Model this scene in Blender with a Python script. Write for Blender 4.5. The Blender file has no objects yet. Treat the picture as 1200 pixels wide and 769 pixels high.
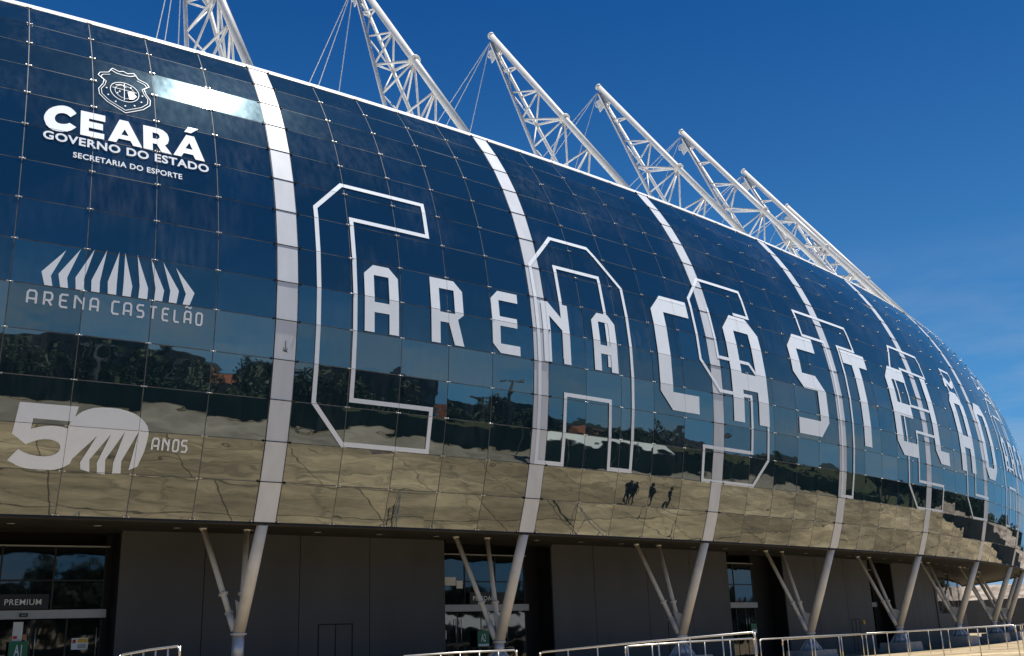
import bpy, bmesh, math, random
import numpy as np
from mathutils import Vector, Matrix
from mathutils.geometry import tessellate_polygon
random.seed(7)
R = math.radians
C = bpy.context.scene.collection
SCN = bpy.context.scene

# ------------------------------------------------------------------ camera
SC = 1.2                        # metres per survey unit
EYE = 1.58
PITCH, ROLL, FPX = 0.29086, -0.035625, 1211.58
cam = bpy.data.cameras.new('camera'); cam_o = bpy.data.objects.new('camera', cam); C.objects.link(cam_o)
cam.sensor_fit = 'HORIZONTAL'; cam.sensor_width = 36.0; cam.lens = FPX/1200*36.0
cam.clip_start = 0.1; cam.clip_end = 4000
_c, _s, _cr, _sr = math.cos(PITCH), math.sin(PITCH), math.cos(ROLL), math.sin(ROLL)
FWD = Vector((0, _c, _s)); UP0 = Vector((0, -_s, _c)); RT0 = Vector((1, 0, 0))
RT = RT0*_cr + UP0*_sr; UP = -RT0*_sr + UP0*_cr
M3 = Matrix((RT, UP, -FWD)).transposed()
cam_o.matrix_world = Matrix.Translation((0, 0, EYE)) @ M3.to_4x4()
SCN.camera = cam_o

# ------------------------------------------------------------------ sky and sun
SUN = Vector((0.272, 0.057, 0.961)).normalized()
EL = math.asin(SUN.z); AZ = math.atan2(SUN.x, SUN.y)
w = bpy.data.worlds.new('World'); SCN.world = w; w.use_nodes = True
nt = w.node_tree; nt.nodes.clear()
out = nt.nodes.new('ShaderNodeOutputWorld'); bg = nt.nodes.new('ShaderNodeBackground')
sky = nt.nodes.new('ShaderNodeTexSky'); sky.sky_type = 'NISHITA'; sky.sun_disc = False
sky.sun_elevation = EL; sky.sun_rotation = AZ; sky.altitude = 20
sky.air_density = 1.0; sky.dust_density = 0.0; sky.ozone_density = 3.0
# low bank of thin cloud near the horizon, all the way round
tc = nt.nodes.new('ShaderNodeTexCoord'); sep = nt.nodes.new('ShaderNodeSeparateXYZ')
mp = nt.nodes.new('ShaderNodeMapping'); mp.inputs['Scale'].default_value = (2.2, 2.2, 9.0)
nz = nt.nodes.new('ShaderNodeTexNoise'); nz.inputs['Scale'].default_value = 1.7; nz.inputs['Detail'].default_value = 7; nz.inputs['Roughness'].default_value = .58
cr = nt.nodes.new('ShaderNodeMapRange'); cr.inputs[1].default_value = .42; cr.inputs[2].default_value = .68
mr = nt.nodes.new('ShaderNodeMapRange'); mr.inputs[1].default_value = .34; mr.inputs[2].default_value = .08
mul = nt.nodes.new('ShaderNodeMath'); mul.operation = 'MULTIPLY'
mul2 = nt.nodes.new('ShaderNodeMath'); mul2.operation = 'MULTIPLY'; mul2.inputs[1].default_value = .7
mix = nt.nodes.new('ShaderNodeMix'); mix.data_type = 'RGBA'
L = nt.links.new
L(tc.outputs['Generated'], sep.inputs[0]); L(tc.outputs['Generated'], mp.inputs[0]); L(mp.outputs[0], nz.inputs['Vector'])
L(nz.outputs['Fac'], cr.inputs[0]); L(sep.outputs['Z'], mr.inputs[0]); L(cr.outputs[0], mul.inputs[0]); L(mr.outputs[0], mul.inputs[1])
L(mul.outputs[0], mul2.inputs[0]); L(mul2.outputs[0], mix.inputs['Factor'])
hs = nt.nodes.new('ShaderNodeHueSaturation'); hs.inputs['Hue'].default_value = .512; hs.inputs['Saturation'].default_value = 1.4; hs.inputs['Value'].default_value = 0.9975
hz = nt.nodes.new('ShaderNodeMapRange'); hz.inputs[1].default_value = .72; hz.inputs[2].default_value = .0; L(sep.outputs['Z'], hz.inputs[0])
hp_ = nt.nodes.new('ShaderNodeMath'); hp_.operation = 'POWER'; hp_.inputs[1].default_value = 2.2; L(hz.outputs[0], hp_.inputs[0])
hq_ = nt.nodes.new('ShaderNodeMath'); hq_.operation = 'MULTIPLY'; hq_.inputs[1].default_value = .92; L(hp_.outputs[0], hq_.inputs[0])
hm_ = nt.nodes.new('ShaderNodeMix'); hm_.data_type = 'RGBA'; hm_.inputs['B'].default_value = (1.19, 5.32, 10.83, 1); L(hq_.outputs[0], hm_.inputs['Factor'])
L(sky.outputs[0], hs.inputs['Color']); L(hs.outputs[0], hm_.inputs['A']); L(hm_.outputs['Result'], mix.inputs['A']); mix.inputs['B'].default_value = (6.08, 7.03, 7.79, 1)
L(mix.outputs['Result'], bg.inputs[0]); bg.inputs[1].default_value = 0.05
L(bg.outputs[0], out.inputs[0])
sl = bpy.data.lights.new('sun', 'SUN'); sl.energy = 4.2; sl.angle = R(.53); sl.color = (1, .965, .9)
so = bpy.data.objects.new('sun', sl); C.objects.link(so); so.rotation_euler = SUN.to_track_quat('Z', 'Y').to_euler()
so.location = (20, 5, 90)
vs = SCN.view_settings; vs.view_transform = 'Standard'; vs.look = 'None'; vs.exposure = 0.56; vs.gamma = 1.0; vs.use_curve_mapping = False
SCN.render.resolution_x = 1024; SCN.render.resolution_y = 656

# ------------------------------------------------------------------ materials
def new_mat(name):
    m = bpy.data.materials.new(name); m.use_nodes = True
    n = m.node_tree; b = n.nodes['Principled BSDF']; return m, n, b
def noise_mat(name, c1, c2, scale=3, rough=.6, spec=.4, bump=0, bscale=30, metal=0, stretch=(1, 1, 1), detail=5):
    m, n, b = new_mat(name)
    t = n.nodes.new('ShaderNodeTexCoord'); mp = n.nodes.new('ShaderNodeMapping'); mp.inputs['Scale'].default_value = stretch
    z = n.nodes.new('ShaderNodeTexNoise'); z.inputs['Scale'].default_value = scale; z.inputs['Detail'].default_value = detail
    r = n.nodes.new('ShaderNodeMapRange'); r.inputs[1].default_value = .32; r.inputs[2].default_value = .68
    x = n.nodes.new('ShaderNodeMix'); x.data_type = 'RGBA'; x.inputs['A'].default_value = (*c1, 1); x.inputs['B'].default_value = (*c2, 1)
    k = n.links.new
    k(t.outputs['Object'], mp.inputs[0]); k(mp.outputs[0], z.inputs['Vector']); k(z.outputs['Fac'], r.inputs[0]); k(r.outputs[0], x.inputs['Factor'])
    k(x.outputs['Result'], b.inputs['Base Color'])
    b.inputs['Roughness'].default_value = rough; b.inputs['Specular IOR Level'].default_value = spec; b.inputs['Metallic'].default_value = metal
    if bump:
        z2 = n.nodes.new('ShaderNodeTexNoise'); z2.inputs['Scale'].default_value = bscale; z2.inputs['Detail'].default_value = 4
        bp = n.nodes.new('ShaderNodeBump'); bp.inputs['Distance'].default_value = bump; bp.inputs['Strength'].default_value = 1
        k(t.outputs['Object'], z2.inputs['Vector']); k(z2.outputs['Fac'], bp.inputs['Height']); k(bp.outputs[0], b.inputs['Normal'])
    return m
def facade_glass():
    m, n, b = new_mat('mirror_glass'); k = n.links.new
    o = n.nodes['Material Output']
    t = n.nodes.new('ShaderNodeTexCoord'); oi = n.nodes.new('ShaderNodeObjectInfo')
    # slight roller-wave of tempered panes
    mp = n.nodes.new('ShaderNodeMapping'); mp.inputs['Scale'].default_value = (.6, .6, 1.1)
    z = n.nodes.new('ShaderNodeTexNoise'); z.inputs['Scale'].default_value = .95; z.inputs['Detail'].default_value = 2.2; z.inputs['Roughness'].default_value = .4
    bp = n.nodes.new('ShaderNodeBump'); bp.inputs['Distance'].default_value = .0072; bp.inputs['Strength'].default_value = 1
    k(t.outputs['Object'], mp.inputs[0]); k(mp.outputs[0], z.inputs['Vector']); k(z.outputs['Fac'], bp.inputs['Height'])
    rnd = n.nodes.new('ShaderNodeMapRange'); rnd.inputs[3].default_value = .8; rnd.inputs[4].default_value = 1.14; k(oi.outputs['Random'], rnd.inputs[0])
    col = n.nodes.new('ShaderNodeMix'); col.data_type = 'RGBA'; col.blend_type = 'MULTIPLY'; col.inputs['Factor'].default_value = 1
    col.inputs['A'].default_value = (.205, .214, .2, 1); k(rnd.outputs[0], col.inputs['B'])
    k(col.outputs['Result'], b.inputs['Base Color']); b.inputs['Metallic'].default_value = 1; b.inputs['Roughness'].default_value = .012
    k(bp.outputs[0], b.inputs['Normal'])
    g = n.nodes.new('ShaderNodeBsdfAnisotropic'); g.inputs['Color'].default_value = (.2, .29, .33, 1); g.inputs['Roughness'].default_value = .18
    d = n.nodes.new('ShaderNodeBsdfDiffuse'); d.inputs['Color'].default_value = (.0055, .0165, .0245, 1)
    # dust film with vertical streaks
    m2 = n.nodes.new('ShaderNodeMapping'); m2.inputs['Scale'].default_value = (3.5, 3.5, .7)
    z2 = n.nodes.new('ShaderNodeTexNoise'); z2.inputs['Scale'].default_value = 1.3; z2.inputs['Detail'].default_value = 6
    f = n.nodes.new('ShaderNodeMapRange'); f.inputs[1].default_value = .3; f.inputs[2].default_value = .75; f.inputs[3].default_value = .012; f.inputs[4].default_value = .026
    k(t.outputs['Object'], m2.inputs[0]); k(m2.outputs[0], z2.inputs['Vector']); k(z2.outputs['Fac'], f.inputs[0])
    x1 = n.nodes.new('ShaderNodeMixShader'); k(f.outputs[0], x1.inputs[0]); k(b.outputs[0], x1.inputs[1]); k(g.outputs[0], x1.inputs[2])
    z3 = n.nodes.new('ShaderNodeTexNoise'); z3.inputs['Scale'].default_value = .33; z3.inputs['Detail'].default_value = 4; k(t.outputs['Object'], z3.inputs['Vector'])
    f3 = n.nodes.new('ShaderNodeMapRange'); f3.inputs[1].default_value = .46; f3.inputs[2].default_value = .72; k(z3.outputs['Fac'], f3.inputs[0])
    f4 = n.nodes.new('ShaderNodeMapRange'); f4.inputs[1].default_value = .35; f4.inputs[2].default_value = .7; k(z2.outputs['Fac'], f4.inputs[0])
    mu = n.nodes.new('ShaderNodeMath'); mu.operation = 'MULTIPLY'; k(f3.outputs[0], mu.inputs[0]); k(f4.outputs[0], mu.inputs[1])
    dc = n.nodes.new('ShaderNodeMix'); dc.data_type = 'RGBA'; dc.inputs['A'].default_value = (.0052, .0155, .0235, 1); dc.inputs['B'].default_value = (.04, .052, .06, 1); k(mu.outputs[0], dc.inputs['Factor']); k(dc.outputs['Result'], d.inputs['Color'])
    a = n.nodes.new('ShaderNodeAddShader'); k(x1.outputs[0], a.inputs[0]); k(d.outputs[0], a.inputs[1]); k(a.outputs[0], o.inputs['Surface'])
    return m
def dark_glass(name, c, rough=.03, ior=1.5):
    m, n, b = new_mat(name); b.inputs['Base Color'].default_value = (*c, 1); b.inputs['Roughness'].default_value = rough
    b.inputs['Specular IOR Level'].default_value = .9; b.inputs['IOR'].default_value = ior
    k = n.links.new; t = n.nodes.new('ShaderNodeTexCoord'); z = n.nodes.new('ShaderNodeTexNoise'); z.inputs['Scale'].default_value = .7
    bp = n.nodes.new('ShaderNodeBump'); bp.inputs['Distance'].default_value = .012
    k(t.outputs['Object'], z.inputs['Vector']); k(z.outputs['Fac'], bp.inputs['Height']); k(bp.outputs[0], b.inputs['Normal'])
    return m
def ground_mat():
    m, n, b = new_mat('plaza_concrete'); k = n.links.new
    t = n.nodes.new('ShaderNodeTexCoord')
    mp = n.nodes.new('ShaderNodeMapping'); mp.inputs['Rotation'].default_value = (0, 0, R(-36))
    k(t.outputs['Object'], mp.inputs[0])
    z = n.nodes.new('ShaderNodeTexNoise'); z.inputs['Scale'].default_value = .16; z.inputs['Detail'].default_value = 8; z.inputs['Roughness'].default_value = .62
    z2 = n.nodes.new('ShaderNodeTexNoise'); z2.inputs['Scale'].default_value = 1.1; z2.inputs['Detail'].default_value = 6; z2.inputs['Roughness'].default_value = .65
    br = n.nodes.new('ShaderNodeTexBrick'); br.offset = .0; br.inputs['Scale'].default_value = .3; br.inputs['Mortar Size'].default_value = .011
    br.inputs['Brick Width'].default_value = 2.4; br.inputs['Row Height'].default_value = .8
    br.inputs['Color1'].default_value = (.8, .8, .8, 1); br.inputs['Color2'].default_value = (1.08, 1.08, 1.08, 1); br.inputs['Mortar'].default_value = (.26, .25, .24, 1)
    ms = n.nodes.new('ShaderNodeMapping'); ms.inputs['Scale'].default_value = (.32, 1.3, 1); k(mp.outputs[0], ms.inputs[0])
    k(ms.outputs[0], z.inputs['Vector']); k(ms.outputs[0], z2.inputs['Vector']); k(mp.outputs[0], br.inputs['Vector'])
    r = n.nodes.new('ShaderNodeMapRange'); r.inputs[1].default_value = .35; r.inputs[2].default_value = .68; k(z.outputs['Fac'], r.inputs[0])
    x = n.nodes.new('ShaderNodeMix'); x.data_type = 'RGBA'; x.inputs['A'].default_value = (.27, .2, .112, 1); x.inputs['B'].default_value = (.66, .52, .32, 1)
    k(r.outputs[0], x.inputs['Factor'])
    r2 = n.nodes.new('ShaderNodeMapRange'); r2.inputs[1].default_value = .3; r2.inputs[2].default_value = .7; r2.inputs[3].default_value = .5; r2.inputs[4].default_value = 1.22; k(z2.outputs['Fac'], r2.inputs[0])
    x2 = n.nodes.new('ShaderNodeMix'); x2.data_type = 'RGBA'; x2.blend_type = 'MULTIPLY'; x2.inputs['Factor'].default_value = 1
    k(x.outputs['Result'], x2.inputs['A']); k(r2.outputs[0], x2.inputs['B'])
    x3 = n.nodes.new('ShaderNodeMix'); x3.data_type = 'RGBA'; x3.blend_type = 'MULTIPLY'; x3.inputs['Factor'].default_value = 1
    k(x2.outputs['Result'], x3.inputs['A']); k(br.outputs['Color'], x3.inputs['B'])
    # dark winding cracks
    v = n.nodes.new('ShaderNodeTexVoronoi'); v.feature = 'DISTANCE_TO_EDGE'; v.inputs['Scale'].default_value = .11
    zz = n.nodes.new('ShaderNodeMix'); zz.data_type = 'RGBA'; zz.inputs['Factor'].default_value = .06
    k(mp.outputs[0], zz.inputs['A']); k(z2.outputs['Color'], zz.inputs['B'])
    vm = n.nodes.new('ShaderNodeVectorMath'); vm.operation = 'MULTIPLY_ADD'; vm.inputs[1].default_value = (2.5, 2.5, 0); k(z2.outputs['Color'], vm.inputs[0]); k(mp.outputs[0], vm.inputs[2])
    k(vm.outputs[0], v.inputs['Vector'])
    rc = n.nodes.new('ShaderNodeMapRange'); rc.inputs[1].default_value = 0; rc.inputs[2].default_value = .012; rc.inputs[3].default_value = .62; rc.inputs[4].default_value = 1; k(v.outputs['Distance'], rc.inputs[0])
    x4 = n.nodes.new('ShaderNodeMix'); x4.data_type = 'RGBA'; x4.blend_type = 'MULTIPLY'; x4.inputs['Factor'].default_value = 1
    k(x3.outputs['Result'], x4.inputs['A']); k(rc.outputs[0], x4.inputs['B'])
    k(x4.outputs['Result'], b.inputs['Base Color']); b.inputs['Roughness'].default_value = .85; b.inputs['Specular IOR Level'].default_value = .25
    return m
def flat(name, c, rough=.5, spec=.4, metal=0): return noise_mat(name, tuple(x*.93 for x in c), tuple(min(1, x*1.05) for x in c), 2.5, rough, spec, metal=metal)
MAT = dict(
    glass=facade_glass(),
    rib=noise_mat('white_composite', (.6, .62, .65), (.68, .7, .73), 1.2, .38, .4, stretch=(2, 2, .35)),
    seal=noise_mat('grey_sealant', (.1, .1, .1), (.17, .17, .165), 4, .6, .3),
    clip=flat('steel_clip', (.62, .62, .6), .3, .5, .7),
    cap=noise_mat('white_cap', (.8, .8, .8), (.86, .86, .86), 1, .4, .4),
    mast=noise_mat('white_steel', (.62, .595, .545), (.74, .715, .665), 1.5, .42, .4),
    steel=noise_mat('white_steel_column', (.6, .57, .52), (.71, .685, .64), 1.8, .42, .4),
    galv=noise_mat('galvanised_steel', (.42, .44, .47), (.58, .6, .63), 5, .4, .5, metal=.4),
    cable=flat('cable_steel', (.62, .63, .64), .4, .5, .3),
    vinyl=noise_mat('white_vinyl', (.84, .88, .92), (.88, .92, .95), 2, .3, .4),
    greyvinyl=noise_mat('pale_grey_vinyl', (.34, .37, .4), (.5, .53, .56), 3, .4, .4),
    wall=noise_mat('dark_grey_cladding', (.056, .059, .063), (.073, .075, .079), .6, .55, .35, stretch=(1, 1, .4)),
    soffit=noise_mat('dark_soffit', (.035, .034, .032), (.05, .048, .045), 1.0, .7, .2),
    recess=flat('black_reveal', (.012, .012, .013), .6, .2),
    dglass=dark_glass('door_glass', (.006, .008, .008)),
    tglass=dark_glass('transom_glass', (.004, .008, .01)),
    sglass=dark_glass('shopfront_glass', (.01, .012, .013), .02, 2.2),
    alu=flat('grey_aluminium', (.33, .34, .35), .45, .5, .2),
    black=flat('black_frame', (.012, .012, .014), .4, .4),
    signblack=flat('black_sign', (.008, .008, .01), .4, .4),
    white=flat('white_print', (.8, .8, .8), .5, .3),
    green=flat('green_sign', (.006, .16, .07), .4, .4),
    red=flat('red_print', (.55, .03, .02), .5, .3),
    orange=flat('orange_print', (.7, .22, .1), .5, .3),
    yellow=flat('yellow_print', (.75, .45, .05), .5, .3),
    paper=flat('paper', (.72, .74, .7), .8, .2),
    concrete=noise_mat('grey_concrete', (.3, .285, .26), (.42, .4, .37), 2.0, .85, .2, .004, 25),
    ramp=noise_mat('beige_concrete', (.5, .42, .29), (.62, .53, .38), 1.5, .85, .2, .004, 25),
    ground=ground_mat(),
    rail=noise_mat('stainless_tube', (.55, .53, .5), (.68, .66, .62), 6, .32, .5, metal=.75),
    mesh=noise_mat('dark_green_hoarding', (.008, .03, .026), (.014, .05, .042), .5, .8, .2, stretch=(3, 3, .3)),
    tarp=noise_mat('white_canvas', (.74, .8, .78), (.82, .87, .85), .8, .7, .2),
    leaf=noise_mat('leaf', (.016, .034, .01), (.045, .075, .024), .5, .6, .3),
    bark=noise_mat('bark', (.09, .065, .045), (.16, .12, .09), 6, .9, .1),
    tile=noise_mat('clay_roof', (.26, .09, .045), (.36, .14, .07), 1.5, .85, .15),
    plaster=noise_mat('plaster', (.2, .185, .16), (.3, .28, .25), .4, .9, .15),
    block=noise_mat('grey_render', (.075, .085, .09), (.12, .13, .135), .2, .9, .15),
    pane=dark_glass('window_pane', (.02, .025, .03)),
    sand=noise_mat('sandy_bank', (.36, .31, .22), (.52, .45, .33), .15, .95, .1),
    scrub=noise_mat('scrub', (.022, .035, .014), (.075, .08, .04), .12, .95, .1),
    road=noise_mat('road', (.2, .18, .145), (.36, .325, .26), .35, .9, .2, stretch=(1, 1, 1)),
    stone=noise_mat('stony_bank', (.16, .12, .09), (.5, .42, .34), .8, .9, .2, .3, 1.2),
    hill=noise_mat('wooded_hill', (.02, .032, .03), (.035, .05, .045), .03, .95, .1),
    cloth=noise_mat('black_cloth', (.012, .012, .016), (.03, .03, .036), 6, .9, .1),
    skin=flat('skin', (.32, .19, .12), .6, .3),
    tan=flat('tan_bag', (.45, .3, .16), .7, .3),
    lamp=flat('lamp_lens', (.6, .6, .56), .4, .4),
)

# ------------------------------------------------------------------ helpers
def tag(o, label=None, cat=None, group=None, kind=None):
    if label: o['label'] = label
    if cat: o['category'] = cat
    if group: o['group'] = group
    if kind: o['kind'] = kind
    return o
def empty(name, loc=(0, 0, 0), rz=0, parent=None):
    o = bpy.data.objects.new(name, None); C.objects.link(o); o.location = loc; o.rotation_euler = (0, 0, rz); o.empty_display_size = .3
    if parent: o.parent = parent
    return o
class MB:
    def __init__(s): s.v = []; s.f = []; s.sm = []
    def add(s, vs, fs, smooth=False):
        b = len(s.v); s.v += [tuple(v) for v in vs]; s.f += [tuple(b+i for i in f) for f in fs]; s.sm += [smooth]*len(fs); return s
    def hexa(s, p):   # 8 points: bottom 4 ccw, top 4 ccw
        return s.add(p, [(3, 2, 1, 0), (4, 5, 6, 7), (0, 1, 5, 4), (1, 2, 6, 5), (2, 3, 7, 6), (3, 0, 4, 7)])
    def box(s, c, d, rz=0):
        ca, sa = math.cos(rz), math.sin(rz); p = []
        for z in (-1, 1):
            for x, y in ((-1, -1), (1, -1), (1, 1), (-1, 1)):
                a, b = x*d[0]/2, y*d[1]/2; p.append((c[0]+ca*a-sa*b, c[1]+sa*a+ca*b, c[2]+z*d[2]/2))
        return s.hexa(p)
    def slab(s, a, b, th, z0, z1):          # upright slab between plan points a and b, thickness th to its left
        a = Vector(a[:2]); b = Vector(b[:2]); t = (b-a).normalized(); n = Vector((-t.y, t.x))*th
        q = [a, b, b+n, a+n]
        return s.hexa([(p.x, p.y, z0) for p in q]+[(p.x, p.y, z1) for p in q])
    def tube(s, pts, r, n=10, caps=True):
        pts = [Vector(p) for p in pts]
        if not hasattr(r, '__len__'): r = [r]*len(pts)
        vs = []; fs = []; up = None
        for i, p in enumerate(pts):
            t = (pts[min(i+1, len(pts)-1)]-pts[max(i-1, 0)]).normalized()
            if up is None:
                up = Vector((0, 0, 1)) if abs(t.z) < .9 else Vector((1, 0, 0))
            x = t.cross(up).normalized(); y = x.cross(t); up = y
            for j in range(n):
                a = 2*math.pi*j/n; vs.append(p+(x*math.cos(a)+y*math.sin(a))*r[i])
        for i in range(len(pts)-1):
            for j in range(n):
                fs.append((i*n+j, i*n+(j+1) % n, (i+1)*n+(j+1) % n, (i+1)*n+j))
        s.add(vs, fs, True)
        if caps:
            b = len(s.v)-len(vs); s.f.append(tuple(b+j for j in range(n-1, -1, -1))); s.f.append(tuple(b+len(vs)-n+j for j in range(n))); s.sm += [False, False]
        return s
    def mesh(s, name, mat):
        m = bpy.data.meshes.new(name); m.from_pydata(s.v, [], s.f); m.polygons.foreach_set('use_smooth', s.sm); m.materials.append(MAT[mat]); m.update(); return m
    def build(s, name, mat, parent=None, fix=True):
        m = s.mesh(name, mat)
        if fix:
            b = bmesh.new(); b.from_mesh(m); bmesh.ops.recalc_face_normals(b, faces=b.faces); b.to_mesh(m); b.free()
        o = bpy.data.objects.new(name, m); C.objects.link(o)
        if parent: o.parent = parent
        return o
def link(name, mesh, parent=None, M=None):
    o = bpy.data.objects.new(name, mesh); C.objects.link(o)
    if parent: o.parent = parent
    if M is not None: o.matrix_world = M
    return o
def copy_tree(o, parent=None):
    c = o.copy(); C.objects.link(c); c.parent = parent
    for ch in o.children: copy_tree(ch, c)
    return c

# ------------------------------------------------------------------ the stadium's plan curve and bowed section
P0 = (-7.33995, 28.81532); TH0 = .619304; K0, K1, K2 = .00694794, -.000156242, 4.15842e-6
PW, RW = 1.704457, .660154; BAY = 5*PW+RW
PN = [0.0, 0.386, 0.6874, 0.9116, 1.0607, 1.1452, 1.1439, 1.0406, 0.8472, 0.5735, 0.203, -0.2392, -0.7421, -1.3218, -1.9831]
PZ = [3.3, 4.3709, 5.4541, 6.5923, 7.721, 8.8701, 10.0171, 11.1762, 12.3343, 13.4542, 14.5702, 15.6222, 16.6048, 17.5502, 18.4777]
NR = 14
DS = .05; SMIN, SMAX = -20.0, 110.0
_ss = np.arange(SMIN, SMAX, DS); _kap = K0+K1*np.minimum(_ss, 66)+K2*np.minimum(_ss, 66)**2
_kap = np.where(_ss > 66, np.maximum(_kap, .0151), _kap)
_i0 = int(round(-SMIN/DS)); _h = np.cumsum(_kap)*DS; _h = _h-_h[_i0]+TH0
_x = np.cumsum(np.cos(_h))*DS; _y = np.cumsum(np.sin(_h))*DS; _x += P0[0]-_x[_i0]; _y += P0[1]-_y[_i0]
def plan(s): return float(np.interp(s, _ss, _x)), float(np.interp(s, _ss, _y)), float(np.interp(s, _ss, _h))
def W(s, n, z):
    x, y, h = plan(s); return Vector(((x+n*math.sin(h))*SC, (y-n*math.cos(h))*SC, z*SC+EYE))
def prof(v):
    j = min(max(int(math.floor(v)), 0), NR-1); t = v-j
    return PN[j]*(1-t)+PN[j+1]*t, PZ[j]*(1-t)+PZ[j+1]*t
def SF(s, v, off=0.0):          # a point of the facade; off metres outwards
    n, z = prof(v); p = W(s, n, z)
    if off:
        j = min(max(int(math.floor(v)), 0), NR-1); dn, dz = PN[j+1]-PN[j], PZ[j+1]-PZ[j]; l = math.hypot(dn, dz)
        a = W(s, n+dz/l, z-dn/l)-p; p = p+a.normalized()*off
    return p
def frame(s):
    x, y, h = plan(s); return Vector((math.cos(h), math.sin(h), 0)), Vector((math.sin(h), -math.cos(h), 0))
def U(s, t, n, z):              # local frame at s: t along, n outwards, z above eye level
    a, b = frame(s); o = W(s, 0, z); return o+(a*t+b*n)*SC
def ray(x, y, depth):           # survey helper: the point at this depth along a pixel's direction
    a, b = x-600, y-384.5; u = _cr*a+_sr*b; v = -_sr*a+_cr*b
    d = RT0*(u/FPX)+UP0*(-v/FPX)+FWD; d = d/d.y
    return Vector((0, 0, EYE))+d*depth*SC
def px(p):
    q = Vector(p)-Vector((0, 0, EYE)); dp = q.dot(FWD); return 600+FPX*q.dot(RT)/dp, 384.5-FPX*q.dot(UP)/dp, dp
GZ = -EYE/SC                    # ground level in survey units

# ------------------------------------------------------------------ ground
g = MB(); g.add([(-1500, -1500, 0), (1500, -1500, 0), (1500, 1500, 0), (-1500, 1500, 0)], [(0, 1, 2, 3)])
tag(g.build('ground', 'ground'), 'sunlit beige concrete plaza around the stadium', kind='structure')

stad = empty('stadium', W(20, -8, GZ))
tag(stad, 'curved stadium with dark blue mirror glass facade, white ribs and leaning lattice masts', 'stadium')
INV = Matrix.Translation(-stad.location)
class PMB(MB):
    """collects world points, stored relative to the stadium's origin"""
    def build(s, name, mat, parent=None, fix=True):
        o0 = stad.location
        s.v = [(v[0]-o0.x, v[1]-o0.y, v[2]-o0.z) for v in s.v]
        return MB.build(s, name, mat, parent or stad, fix)

# ------------------------------------------------------------------ glass panels
GAP = .016/SC
def quad_slab(m, a, b, c, d_, off, th):
    n = (b-a).cross(d_-a).normalized()
    q = [a, b, c, d_]
    m.hexa([p+n*(off-th) for p in q]+[p+n*off for p in q])
cells = []
for k in range(-1, 8):
    for i in range(5):
        s0 = k*BAY+RW+i*PW; s1 = s0+PW
        if s1 < -11: continue
        for j in range(NR):
            pr = [px(SF(s, v)) for s, v in ((s0, j), (s1, j), (s1, j+.999), (s0, j+.999))]
            ar = .5*sum(pr[a][0]*pr[(a+1) % 4][1]-pr[(a+1) % 4][0]*pr[a][1] for a in range(4))
            inx = max(p[0] for p in pr) > 0 and min(p[0] for p in pr) < 1200 and max(p[1] for p in pr) > 0 and min(p[1] for p in pr) < 769
            cells.append((-ar if inx else 0, s0, s1, j))
cells.sort(key=lambda c: -c[0])
rest = PMB()
def panel_into(m, s0, s1, j):
    g2 = GAP
    a, b, c, d_ = SF(s0+g2, j), SF(s1-g2, j), SF(s1-g2, j+.99999), SF(s0+g2, j+.99999)
    gv = .016*(d_-a).normalized()
    a, b, c, d_ = a+gv, b+gv, c-gv, d_-gv
    # individual setting tolerance of each pane
    n = (b-a).cross(d_-a).normalized(); e = [random.uniform(-.0042, .0042) for _ in range(3)]
    a, b, c, d_ = a+n*e[0], b+n*e[1], c+n*(e[1]+e[2]-e[0]), d_+n*e[2]
    quad_slab(m, a, b, c, d_, 0, .012)
for idx, (ar, s0, s1, j) in enumerate(cells):
    if idx < 300:
        m = PMB(); panel_into(m, s0, s1, j); m.build('glass_panel', 'glass')
    else: panel_into(rest, s0, s1, j)
for i in range(5, 60):          # the facade goes on round the far side
    s0 = 7*BAY+RW+i*PW
    if s0 > 103: break
    for j in range(NR): panel_into(rest, s0, s0+PW, j)
tag(rest.build('glass_panels', 'glass'), kind='stuff')
# sealant sheet behind the joints
bk = PMB()
sv = np.arange(-12, 104, PW/2)
for a, b in zip(sv[:-1], sv[1:]):
    for j in range(NR):
        bk.add([SF(a, j, -.009), SF(b, j, -.009), SF(b, j+.99999, -.009), SF(a, j+.99999, -.009)], [(0, 1, 2, 3)])
bk.build('joint_sealant', 'seal', fix=False)
# point fixings at the panel corners
cl = PMB()
for k in range(-1, 8):
    for i in range(6):
        sc_ = k*BAY+RW+i*PW
        if sc_ < -9: continue
        for j in range(NR+1):
            jj = min(j, NR-.0001)
            n, z = prof(jj); a, b = frame(sc_)
            c = SF(sc_, max(jj, .03), .014)
            up = (SF(sc_, min(jj+.05, NR-.001), .014)-SF(sc_, max(jj-.05, 0.0), .014)).normalized()
            no = a.cross(up).normalized()
            for t in (-.075, .075):
                if i == 5 and t > 0 or i == 0 and t < 0: continue
                p = c+a*t
                cl.tube([p-no*.01, p+no*.03], [.03, .024], 8)
            if 0 < i < 5: cl.tube([c-a*.085+no*.012, c+a*.085+no*.012], .012, 6)
tag(cl.build('panel_fixings', 'clip'), kind='stuff')

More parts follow.
